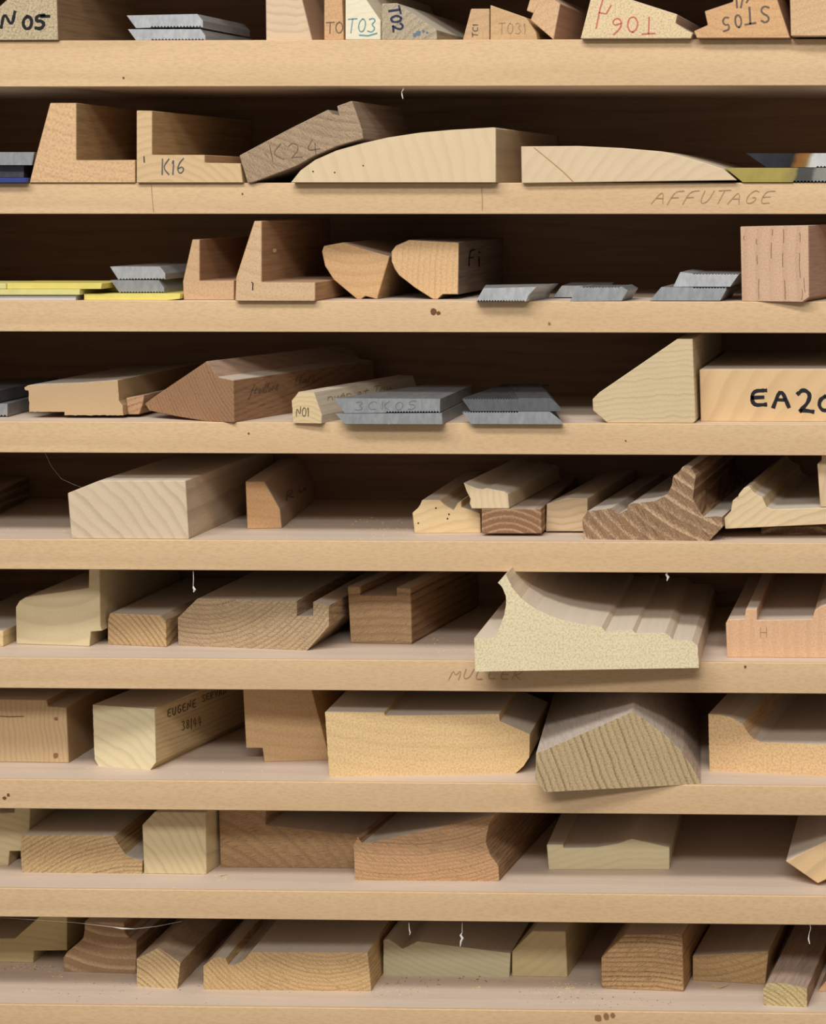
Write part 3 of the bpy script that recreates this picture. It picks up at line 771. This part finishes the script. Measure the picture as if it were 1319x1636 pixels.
o = prism(MS, 'cream picture-rail moulding sample with worm holes', 'wood sample', 5,
      [(662, 852.5), (767.5, 851.5), (767, 820.5), (754, 815.7), (737, 810.8), (736, 800), (731, 803.5), (724, 815.7), (709, 806), (702, 798.7), (674, 798.7), (671, 806), (667, 812), (658.5, 819.3)],
      T('cream', (0.05, 0, -0.1), base=(222, 186, 128), ring=(198, 158, 102), dust=0.85), vp=1420)
spots('worm_hole', [(696, 811.6, 1.4), (717, 821.5, 1.4), (714.5, 828.5, 1.5), (668, 835.6, 1.3)], lambda p: on_face(o, p), HOLE, o)
prism(WB, 'dark brown block with pale arched rings carrying a small crown moulding', 'wood block', 5,
      [(769, 852.5), (865, 852.5), (864, 813), (769, 813)], T('dark', (0.02, 0, -0.03), base=(136, 90, 56), ring=(186, 142, 96), density=190, rings=0.9), vp=1430, s=0.028)
prism(MS, 'small pale crown moulding sample lying on the dark ringed block', 'wood sample', 5,
      [(753, 812.6), (813, 812.6), (811, 790), (806, 786), (790, 783), (776, 780), (770, 782), (762, 781), (750, 776), (740, 771), (745, 785), (751, 797), (750, 805)],
      T('white', (0.1, 0, 0.05), base=(220, 190, 142), dust=0.95), s=0.028, vp=1720, snap=0, L=0.19)
prism(WB, 'pale block with chamfered top left edge beside the dark ringed block', 'wood block', 5,
      [(871.5, 849), (938, 849), (938, 796), (904, 795.5), (873, 805)], T('cream', (0.0, 0, 0.2), base=(206, 172, 126), ring=(170, 130, 88), rings=0.5, dust=0.75), s=0.048, vp=1780)
prism(MS, 'large dark oak moulding sample with tall rounded crest', 'wood sample', 5,
      [(932, 860.5), (1132, 864.5), (1153.5, 842), (1153, 826), (1143, 824.6), (1123, 826), (1119, 818), (1106.5, 797.6), (1108, 780), (1111, 759.5), (1103, 748), (1096, 745), (1090, 746), (1083, 754.7), (1075, 761), (1073, 775), (1065, 791), (1049, 799), (1033, 802), (1011, 804), (1003, 807), (1001.7, 815), (987, 821.4), (976, 812), (966.7, 813.5), (938, 817), (929.5, 829)],
      T('dark', (0.16, 0, 0.16), base=(148, 106, 70), ring=(206, 168, 122), density=115, rings=0.9, rays=1.0, pores=0.6, wobble=0.003, dust=0.85), vp=1730, s=0.014, s1=0.008, rough=0.00022)
prism(MS, 'cream moulding sample with rounded bead tilted up to the right', 'wood sample', 5,
      [(1158, 845), (1420, 833), (1420, 807), (1319, 811), (1234, 814), (1224, 810), (1217.7, 795), (1205, 788), (1195.5, 777), (1187.5, 780), (1179.6, 789.7), (1178, 797.6), (1170, 799), (1167, 816.7), (1156, 828)],
      T('cream', (0.1, 0, -0.1), base=(220, 188, 136), dust=0.85), s=0.016, cont=((1158, 845), (1420, 845)), vp=1750, snap=0)
prism(WB, 'upright pale block standing on the tilted cream moulding at right edge', 'wood block', 5,
      [(1310, 810.5), (1400, 806.8), (1400, 727), (1312, 727), (1312, 737), (1305, 741)], T('cream', (0.3, 0, 0), base=(214, 176, 128)), s=0.0165, vp=1750, snap=0, L=0.1)
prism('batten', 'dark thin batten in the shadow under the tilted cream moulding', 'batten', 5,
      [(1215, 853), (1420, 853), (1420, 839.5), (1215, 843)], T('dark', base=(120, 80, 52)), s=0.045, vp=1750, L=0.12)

# ================================================================== shelf 6
prism(WB, 'yellowish sample mostly out of frame at left of sixth shelf', 'wood block', 6,
      [(-110, 1034.5), (5, 1033.5), (5, 1008), (-110, 1008)], T('cream', base=(222, 190, 128), dust=0.9), vp=1500)
prism(MS, 'pale greenish moulding sample with tall fin and rounded left corner', 'wood sample', 6,
      [(26, 1029), (143, 1033), (145, 1009.5), (163, 1008), (160.5, 1000), (159, 908), (142, 908), (141.5, 939), (52, 952), (40, 954.5), (31, 960), (25, 970)],
      T('green', (0.03, 0, 0.13), base=(216, 194, 144), density=70, dust=0.85), vp=1590,
      sidemat=T('green', base=(190, 166, 116), dust=0.85))
prism(MS, 'small striped pine sample with clipped top right edge on sixth shelf', 'wood sample', 6,
      [(172, 1029.6), (265.5, 1034), (264.5, 992), (256, 983), (175, 980), (172, 990)], T('oak', (-0.06, 0, -0.07), base=(204, 164, 108), ring=(150, 108, 64), density=240, rays=0.2, dust=0.85), vp=1620)
prism(MS, 'wide oak sample with a square slot near its right edge', 'wood sample', 6,
      [(285, 1031.5), (490, 1039.5), (525, 1000), (525, 968), (500, 962), (500, 985), (474, 985), (474, 960), (315, 956.7), (284, 987)],
      T('oak', (0.02, 0, 0.11), density=260, rings=0.6, dust=0.85), vp=1650, rough=0.0002)
prism(MS, 'oak block with a wide shallow channel along its top', 'wood sample', 6,
      [(560, 1027.5), (658, 1029.5), (656, 940), (633, 938.5), (633, 951.5), (576, 950.5), (575, 937), (555, 937)],
      T('oak', (0.03, 0, -0.25), density=150, base=(192, 150, 100), ring=(140, 98, 60), rings=0.7, dust=0.8), vp=1930, sidemat=T('oak', (0.03, 0, -0.25), base=(172, 126, 80), density=150, dust=0.8))
prism(MS, 'big cream crown moulding sample overhanging the sixth shelf', 'wood sample', 6,
      [(758.5, 1073), (1116, 1067), (1114, 1032), (1105, 1024), (1074, 1022), (1070, 1017), (1062, 1011), (1015, 1012), (1010, 1006.5), (967, 1009), (960.7, 1001.7), (932, 998), (899, 991), (879, 984), (855, 973), (832, 956), (818, 939), (808, 918), (795, 931), (801.7, 938), (807.7, 951.7), (808, 965), (805, 983), (797, 1003), (791.7, 1018.5), (757, 1020)],
      T('chip', (0.1, 0, 0.3), base=(222, 202, 154), ring=(178, 148, 96), pscale=620, pores=0.6, density=120), vp=1330, rough=0.0003,
      sidemat=T('white', base=(224, 200, 166), ring=(206, 180, 146), dust=0.5))
o = prism(MS, 'pinkish channelled moulding sample at right of the sixth shelf', 'wood sample', 6,
      [(1161, 1050.5), (1400, 1051.5), (1400, 990), (1372, 988), (1352, 966), (1319, 966), (1309, 970), (1300.7, 976), (1297, 989), (1209, 991), (1209, 973), (1191, 973), (1189, 988.5), (1162, 990), (1159, 996)],
      T('beech', (0.3, 0, 0.02), base=(220, 166, 118), ring=(196, 138, 92), dust=0.8), vp=1500)
write(o, 'H', 1213, 1018, 13, 16, 1.0, PENCIL, 'faint pencil letter', gap=0.2)

# ================================================================== shelf 7
o = prism(MS, 'pine block with small rebate and two knots at left of seventh shelf', 'wood sample', 7,
      [(-70, 1216.5), (110, 1219), (106, 1130), (77, 1128.5), (74, 1118), (-70, 1116)], T('cream', (0.4, 0, 0.05), base=(210, 172, 118), ring=(180, 138, 90), density=240, rings=0.4, dust=0.75), vp=1560,
      sidemat=T('cream', base=(178, 136, 84), dust=0.7))
spots('knot', [(90, 1148.5, 3), (89, 1207, 4.5)], lambda p: on_face(o, p), KNOT, o, 'small reddish knot')
write(o, '', 0, 0, 1, 1, 1.4, plain('split_line', (112, 78, 50), 0.9), 'thin split in the end grain', extra=[[(-20, 1143), (15, 1145), (38, 1144.5)]])
o.children[-1].name = 'crack'
o = prism(WB, 'cream block with EUGENE written along its right side', 'wood block', 7,
      [(157, 1223.5), (240, 1230), (249, 1218), (247, 1133), (148, 1126), (151, 1212)], T('white', (-0.05, 0, -0.12), base=(226, 206, 154), density=130, dust=0.75), vp=2190, cont=((157, 1223.5), (240, 1230)), rough=0.0002,
      sidemat=T('cream', (0.1, 0, -0.2), base=(214, 180, 120), ring=(176, 136, 84), density=260, dust=0.75))
write(o, 'EUGENE', 267, 1147, 6.2, 13, 1.5, PENCILD, 'pencil writing EUGENE SERVAIN', gap=0.28, shear=0.38, side=((249, 1218), (247, 1133)))
write(o, 'SERVAIN', 322, 1122, 5.4, 11, 1.3, PENCILD, 'pencil writing EUGENE SERVAIN', gap=0.24, shear=0.38, side=((249, 1218), (247, 1133)))
write(o, '38|44', 289, 1168, 6.4, 15, 1.2, PENCILD, 'pencil writing 38|44', gap=0.15, shear=0.3, side=((249, 1218), (247, 1133)))
prism(MS, 'tan trapezoid sample with a notch at its lower left corner', 'wood sample', 7,
      [(422, 1217.5), (527, 1214.5), (497, 1100), (493, 1086), (387, 1086), (388, 1100), (393, 1195), (419, 1195)], T('beech', (0.05, 0, 0.3), base=(206, 160, 104), ring=(178, 130, 80)), vp=1700)
prism(MS, 'wide tan moulding sample with stepped top and rounded lower right edge', 'wood sample', 7,
      [(526, 1241.5), (823, 1236), (836, 1224), (845, 1210), (846, 1173), (798, 1152), (797, 1141), (615, 1143.5), (613, 1138), (519, 1138)],
      T('chip', (0.1, 0, 0.4), base=(224, 182, 118), ring=(190, 142, 86), density=100, rings=0.15, pscale=620, pores=0.6, dust=0.9), vp=1340, rough=0.0002, L=0.12)
prism(MS, 'rough-sawn ridged oak block overhanging the seventh shelf', 'wood sample', 7,
      [(870, 1265.5), (1117, 1252.5), (1117, 1246), (1091, 1203), (1060, 1172), (1010, 1137), (940, 1168), (856, 1204), (855, 1244)],
      T('greyoak', (0.55, 0, 0.20), base=(192, 160, 110), ring=(124, 94, 58), density=200, rings=0.75, rays=0.2, dust=0.1, wobble=0.006), vp=1120, rough=0.0003,
      sidemat=T('greyoak', base=(196, 174, 154), ring=(160, 134, 114), rings=0.1, pores=0.6, dust=0.4))
prism(MS, 'orange moulding sample with a hollow cove at right of seventh shelf', 'wood sample', 7,
      [(1133, 1231.5), (1319, 1240), (1400, 1243), (1400, 1192), (1306, 1189), (1214, 1185.5), (1204, 1181), (1196, 1173), (1186, 1156.5), (1166, 1145.5), (1150, 1142), (1131, 1141)],
      T('chip', (0.1, 0, 0.4), base=(222, 176, 116), ring=(186, 136, 84), pscale=520, density=80, dust=0.85), vp=1900, rough=0.0002)

# ================================================================== shelf 8
prism(MS, 'yellowish sample with a groove below, cut by the left edge, eighth shelf', 'wood sample', 8,
      [(-80, 1381), (13, 1382), (15, 1360), (46, 1359.5), (48, 1287), (23, 1287), (23, 1298.5), (-80, 1299)], T('green', base=(216, 192, 138), dust=0.8), vp=1440, s=0.062)
prism(MS, 'oak ogee moulding sample at left of the eighth shelf', 'wood sample', 8,
      [(35, 1394), (226.5, 1396), (227.7, 1375), (213, 1372), (200, 1365), (190, 1350), (181.7, 1337), (175, 1334), (110, 1334), (35, 1334.5), (33, 1360)],
      T('oak', (0.10, 0, -0.12), base=(206, 166, 108), ring=(134, 94, 58), density=300, rings=0.8, rays=0.7, dust=0.9), vp=1460, rough=0.0002)
prism(WB, 'cream block with one clipped top corner on the eighth shelf', 'wood block', 8,
      [(230, 1396), (329.5, 1397), (328, 1298), (247, 1297), (227, 1318)], T('cream', (-0.1, 0, -0.06), base=(216, 190, 136), density=150, dust=0.7), vp=1880)
prism(MS, 'brown oak sample with raised left end and sloping top', 'wood sample', 8,
      [(352, 1386), (578, 1387.5), (578, 1333.5), (516, 1328), (424, 1318), (424, 1285), (349, 1285)], T('oak', (-0.05, 0, -0.1), base=(182, 138, 88), ring=(136, 94, 56), density=120, rings=0.5, dust=0.85), vp=1880)
prism(MS, 'reddish oak moulding sample with hollow right side and small lip', 'wood sample', 8,
      [(567, 1406.5), (797, 1408), (796, 1384), (789, 1374), (783, 1366), (776, 1346), (777, 1332), (781, 1317), (790, 1301.5), (760, 1308), (587, 1347), (578, 1347), (571, 1337), (565, 1350)],
      T('oak', (0.04, 0, 0.22), base=(200, 148, 96), ring=(146, 94, 56), density=330, rings=0.65, rays=0.6, dust=0.9), vp=1800, rough=0.0002,
      sidemat=T('oak', (0.04, 0, 0.22), base=(178, 132, 86), ring=(132, 88, 54), dust=0.9))
prism(MS, 'flat cream moulding sample with low ridge alone on the eighth shelf', 'wood sample', 8,
      [(876, 1389.5), (1069, 1389.5), (1069, 1354), (1009, 1340), (986, 1348), (951, 1354), (900, 1355), (899, 1349.5), (873, 1349.5)],
      T('white', (0.1, 0, -0.3), base=(216, 198, 146), ring=(200, 178, 126), dust=0.85), vp=1345)
prism(WB, 'tilted pale block standing on its corner at right of eighth shelf', 'wood block', 8,
      [(1306, 1411.5), (1410, 1360), (1358, 1325), (1254.5, 1376)], T('cream', (0.1, 0, -0.1), base=(222, 178, 120), density=70, dust=0.9), s=0.026, cont=((1306, 1411), (1410, 1411)), vp=1540)

# ================================================================== shelf 9
prism(MS, 'yellowish rebated sample at left end of the bottom shelf', 'wood sample', 9,
      [(-80, 1536), (53, 1538), (54, 1519), (107, 1518.5), (107, 1462), (66, 1462), (23, 1499.5), (-80, 1499.5)], T('green', (0.05, 0, -0.2), base=(212, 188, 122), dust=0.85), vp=1620)
prism(MS, 'dark walnut moulding sample with curved shoulders on the bottom shelf', 'wood sample', 9,
      [(102, 1552.5), (216.5, 1556), (218, 1503), (207, 1499), (200, 1490), (197, 1474), (135, 1472), (135, 1485), (133, 1498), (123, 1508), (108, 1520), (101, 1530)],
      T('dark', (0.05, 0, 0.13), base=(164, 122, 80), ring=(212, 174, 124), density=110, rings=0.8, pores=0.4, dust=0.8), vp=1560)
prism(MS, 'narrow five-sided oak stick beside the walnut sample', 'wood sample', 9,
      [(218.5, 1576), (283, 1580), (288, 1538), (253, 1514), (218, 1532)], T('oak', (-0.03, 0, -0.05), base=(214, 176, 118), ring=(150, 108, 64), density=270, rays=0.3, dust=0.4), vp=1470, rough=0.0002,
      sidemat=T('oak', (-0.03, 0, -0.05), base=(196, 158, 108), ring=(150, 112, 70), dust=0.4))
prism(MS, 'wide oak moulding sample with a round groove near its left edge', 'wood sample', 9,
      [(325, 1581), (593, 1584), (590.5, 1557), (587, 1521.7), (400, 1521), (393, 1530), (383, 1538), (371.7, 1543), (365, 1541.5), (360, 1531.7), (350, 1529), (341.7, 1530), (325, 1543)],
      T('oak', (0.10, 0, 0.10), base=(212, 168, 106), ring=(146, 104, 60), density=300, rings=0.7, rays=0.6, dust=0.85), vp=1410, rough=0.00015)
prism(MS, 'pale grey-green sample with a V groove near its left edge', 'wood sample', 9,
      [(612, 1558), (813, 1561), (815, 1523), (667, 1504), (643, 1516), (620, 1500), (612.5, 1502)], T('green', (0.2, 0, 0.4), base=(204, 190, 144), ring=(176, 160, 114), density=220, dust=0.85), vp=1540, rough=0.0002)
prism(WB, 'pale block with chamfered top left edge beside the V-grooved sample', 'wood block', 9,
      [(817.5, 1560), (906, 1561.5), (903, 1488), (850, 1487.5), (817.5, 1520)], T('green', (-0.08, 0, 0.15), base=(206, 180, 122), density=130, dust=0.8), vp=1740)
prism(WB, 'golden oak block with clipped top left corner on bottom shelf', 'wood block', 9,
      [(964.5, 1579.5), (1092, 1584.5), (1089.5, 1495), (1084, 1492), (998, 1492.8), (960, 1530), (960, 1572)], T('oak', (0.03, 0, -0.3), base=(202, 154, 96), ring=(120, 78, 42), density=250, rings=0.85, rays=0.8, dust=0.75), vp=1780,
      sidemat=T('oak', (0.03, 0, -0.3), base=(184, 132, 78), ring=(140, 92, 50), density=190, dust=0.6))
prism(WB, 'low oak block between the golden block and the fuzzy stick', 'wood block', 9,
      [(1106, 1566.5), (1222, 1573), (1227, 1520), (1106, 1527)], T('oak', (0.0, 0, 0.14), base=(196, 152, 92), ring=(138, 98, 56), density=190, rings=0.6, dust=0.7), vp=1790)
prism(MS, 'fuzzy rough oak stick reaching nearest the front of the bottom shelf', 'wood sample', 9,
      [(1219.5, 1606), (1289, 1609.5), (1288.5, 1580), (1281, 1577), (1252, 1571), (1225, 1570.7), (1219, 1580)], T('oak', (-0.02, 0, -0.04), base=(204, 176, 112), ring=(138, 108, 60), density=300, rays=0.5, dust=0.2), vp=1830, rough=0.0003,
      sidemat=T('greyoak', base=(172, 134, 104), ring=(118, 84, 64), density=140, rings=0.5, pores=0.7, dust=0.25))
prism(MS, 'orange sample peeking in at right end of bottom shelf', 'wood sample', 9,
      [(1305, 1584.5), (1390, 1584.5), (1390, 1540), (1341, 1540)], T('beech', base=(212, 162, 106)), vp=1850)

# ------------------------------------------------------------------ writing on the shelf fronts
def on_front(p): return hit_y(p, -0.0006)
def shelf_write(i, lines, wpx, mat, label):
    b = shelf_objs[i]
    st = b.children[0]
    ws = Matrix.Translation(b.location)
    verts = []
    o = ribbon('handwriting', lines, wpx, on_front, mat, b, label)
    return o
shelf_write(2, text_lines('AFFUTAGE', 1040, 326, 19, 22, gap=0.28, slant=0.5), 1.1, PENCIL, 'faint pencil word AFFUTAGE')
shelf_write(2, [[(241.5, 295), (243, 318), (245, 338)]], 0.9, PENCIL, 'vertical pencil line')
shelf_write(2, [[(769, 299), (770, 320), (770, 336)]], 1.0, PENCIL, 'vertical pencil line')
shelf_write(6, text_lines('MULLER', 716, 1086, 16, 17, gap=0.25, slant=0.4), 1.1, PENCIL, 'faint pencil word MULLER')

# ------------------------------------------------------------------ knots and stains on the shelf fronts
def front_spots(i, dots, mat, name, label):
    spots(name, dots, on_front, mat, shelf_objs[i], label)
DKNOT = plain('dark_knot', (112, 70, 44), 0.8)
front_spots(3, [(692, 497.5, 5.5), (700, 500, 3.2)], DKNOT, 'knot', 'small dark knot')
front_spots(3, [(877, 517, 2.2)], KNOT, 'knot', 'small reddish speck')
front_spots(4, [(397, 692.5, 1.8), (999, 704, 1.4)], DKNOT, 'knot', 'tiny dark speck')
front_spots(6, [(1190, 1065.5, 2.2)], DKNOT, 'knot', 'tiny dark speck')
front_spots(7, [(7, 1275, 3.0), (13, 1270, 2.6)], DKNOT, 'knot', 'small dark mark')
front_spots(9, [(955, 1626, 6), (968, 1624, 5), (978, 1622, 4)], KNOT, 'knot', 'reddish brown knot')
front_spots(2, [(387, 309.5, 1.6)], DKNOT, 'knot', 'tiny dark speck')
front_spots(1, [(197, 124, 1.6)], DKNOT, 'knot', 'tiny dark speck')

# ------------------------------------------------------------------ sawdust and shavings lying on the shelves
SAW = plain('sawdust_flake', (222, 196, 150), 0.9)
SAWD = plain('brown_sawdust_flake', (150, 112, 76), 0.9)
def flake(verts, faces, P, r, up=0.0002):
    a = random.uniform(0, 6.28); n = random.choice((3, 4, 5)); b = len(verts)
    el = random.uniform(0.4, 1.0)
    top = []
    for i in range(n):
        t_ = a + i * 6.283 / n
        dx, dy = math.cos(t_) * r * random.uniform(.6, 1.2), math.sin(t_) * r * el * random.uniform(.6, 1.2)
        verts.append((P.x + dx, P.y + dy, P.z + 0.00005)); 
    for i in range(n):
        q = verts[b + i]
        verts.append((P.x + (q[0] - P.x) * .8, P.y + (q[1] - P.y) * .8, P.z + up + random.uniform(0, r * .5)))
    faces.append(tuple(range(b + n, b + 2 * n)))
    for i in range(n):
        j = (i + 1) % n
        faces.append((b + i, b + j, b + n + j, b + n + i))
def dust_on(row, clusters, mat, label):
    verts, faces = [], []
    for (x, y, sx, sy, n, r0, r1) in clusters:
        for _ in range(n):
            p = (random.gauss(x, sx), random.gauss(y, sy))
            P = hit_z(p, ZT[row])
            if P.y < 0.002 or P.y > DEPTH - 0.006: continue
            flake(verts, faces, P, random.uniform(r0, r1))
    o = mesh_obj('sawdust', verts, faces, mat)
    tag(o, label, 'sawdust', kind='stuff')
R0, R1 = 0.0002, 0.0007
dust_on(5, [(590, 832, 25, 5, 14, .0004, .0012), (640, 845, 60, 12, 40, R0, R1), (560, 850, 80, 8, 30, R0, R1), (60, 845, 40, 10, 15, R0, R1), (1160, 856, 8, 3, 14, .0003, .0008)], SAW, 'pale sawdust flakes scattered in the gap of the fifth shelf')
dust_on(6, [(700, 1020, 25, 12, 22, .0003, .0012), (200, 1045, 150, 5, 40, R0, R1), (720, 1040, 60, 8, 30, R0, R1)], SAW, 'pale sawdust scattered over the sixth shelf')
dust_on(7, [(130, 1235, 100, 6, 40, R0, R1), (400, 1235, 60, 8, 40, R0, R1), (1170, 1248, 40, 3, 15, R0, R1)], SAW, 'pale sawdust scattered over the seventh shelf')
dust_on(8, [(350, 1398, 25, 4, 30, .0003, .0009), (900, 1410, 180, 8, 60, R0, R1), (150, 1408, 80, 5, 30, R0, R1)], SAW, 'pale sawdust scattered over the eighth shelf')
dust_on(9, [(45, 1545, 25, 3, 40, .0003, .001), (91, 1561, 4, 3, 10, .0006, .0016), (630, 1582, 30, 8, 50, R0, .0009), (764, 1580, 3, 2, 4, .0008, .0014), (905, 1580, 30, 12, 60, .0003, .0011), (907, 1578, 6, 3, 12, .0006, .0016), (300, 1590, 160, 10, 70, R0, R1), (120, 1575, 60, 14, 60, R0, R1)], SAW, 'pale sawdust flakes strewn along the bottom shelf')
dust_on(9, [(45, 1545, 30, 4, 30, R0, .0009), (640, 1572, 40, 10, 50, R0, .0009), (760, 1566, 25, 3, 20, .0003, .0012), (910, 1590, 40, 12, 40, R0, .0009), (1010, 1605, 60, 5, 30, R0, R1), (230, 1585, 140, 10, 50, R0, R1)], SAWD, 'brown sawdust crumbs strewn along the bottom shelf')
def shaving(row, p, w, label, turns=1.3):
    P = hit_z(p, ZT[row]); verts, faces = [], []
    n = 16
    for i in range(n):
        a = i / (n - 1) * turns * 6.28; r = w * (0.35 + 0.25 * i / n)
        x = (i / (n - 1) - .5) * w * 2.2
        for q in (-1, 1):
            verts.append((x + q * w * .12, r * math.cos(a) + q * w * .3, r * .55 * (1 - math.sin(a)) * .6 + 0.0002))
    for i in range(n - 1): faces.append((2 * i, 2 * i + 1, 2 * i + 3, 2 * i + 2))
    o = mesh_obj('wood_shaving', verts, faces, SAW)
    sm = o.modifiers.new('thickness', 'SOLIDIFY'); sm.thickness = 0.00025
    o.location = P
    tag(o, label, 'wood shaving')
shaving(9, (1150, 1577), 0.006, 'curled tan wood shaving in front of the low oak block', 0.8)
shaving(6, (706, 1021), 0.0025, 'small pale wood shaving on the sixth shelf beside the big crown', 0.6)
shaving(8, (355, 1399), 0.003, 'thin curled shaving beside the clipped cream block', 0.9)

# ------------------------------------------------------------------ cobweb shreds under the shelf edges
WEB = plain('dusty_cobweb', (226, 222, 214), 0.9)
def tube(pts, r):
    verts, faces = [], []
    n = len(pts)
    for i, P in enumerate(pts):
        rr = r[i] if isinstance(r, (list, tuple)) else r
        d = (pts[min(i + 1, n - 1)] - pts[max(i - 1, 0)]).normalized()
        a = d.cross(Vector((0, 1, 0)))
        a = a.normalized() if a.length > 1e-4 else Vector((1, 0, 0))
        b = d.cross(a)
        for k in range(5):
            t_ = k * 6.283 / 5
            verts.append(P + (a * math.cos(t_) + b * math.sin(t_)) * rr)
    for i in range(n - 1):
        for k in range(5):
            faces.append((i * 5 + k, i * 5 + (k + 1) % 5, (i + 1) * 5 + (k + 1) % 5, (i + 1) * 5 + k))
    faces.append(tuple(range(4, -1, -1))); faces.append(tuple((n - 1) * 5 + k for k in range(5)))
    return verts, faces
def web(pix, radii, y, label):
    pts = [hit_y(p, y) for p in pix]
    c = pts[0].copy()
    v, f = tube([p - c for p in pts], [r * 0.0005 for r in radii])
    o = mesh_obj('cobweb', v, f, WEB); o.location = c
    tag(o, label, 'cobweb')
web([(645, 137.5), (644, 143), (641.5, 147), (642, 152), (643.5, 158)], [.5, .9, .4, 1.0, .5], 0.004, 'white cobweb shred hanging under the thick top shelf')
web([(308.5, 912), (309, 925), (308.5, 936), (309, 939), (311, 942), (309, 946)], [.4, .5, .4, 1.6, 2.0, .8], 0.004, 'white cobweb tuft hanging above the wide slotted oak sample')
web([(738, 1473.5), (738, 1490), (735.5, 1494), (738.5, 1499), (736, 1504), (735, 1512)], [.3, .4, 1.6, 2.0, 1.6, .6], 0.006, 'white cobweb tuft hanging over the V-grooved sample')
web([(1293, 1475), (1294.5, 1483), (1292, 1492), (1291, 1500), (1293, 1508)], [1.2, .6, .4, 1.2, .7], 0.006, 'white cobweb shred hanging above the fuzzy stick')
web([(653, 1474), (653.5, 1484), (655, 1490), (654, 1494)], [.4, .7, .9, .4], 0.006, 'thin cobweb wisp hanging above the V groove')
web([(0, 1466), (60, 1470), (120, 1474), (180, 1481), (195, 1483.5), (215, 1484), (250, 1480), (290, 1472)], [.12, .15, .15, .3, 1.2, .25, .15, .1], 0.006, 'long cobweb thread strung over the walnut sample')
web([(72, 724), (82, 745), (98, 765), (120, 775), (135, 780)], [.12, .12, .12, .1, .1], 0.05, 'fine cobweb thread left of the large pale block')
web([(1066, 912.5), (1064, 918), (1067, 922), (1065, 928)], [.5, 1.8, 2.2, .6], 0.004, 'small tan cobweb crumb above the big crown sample')
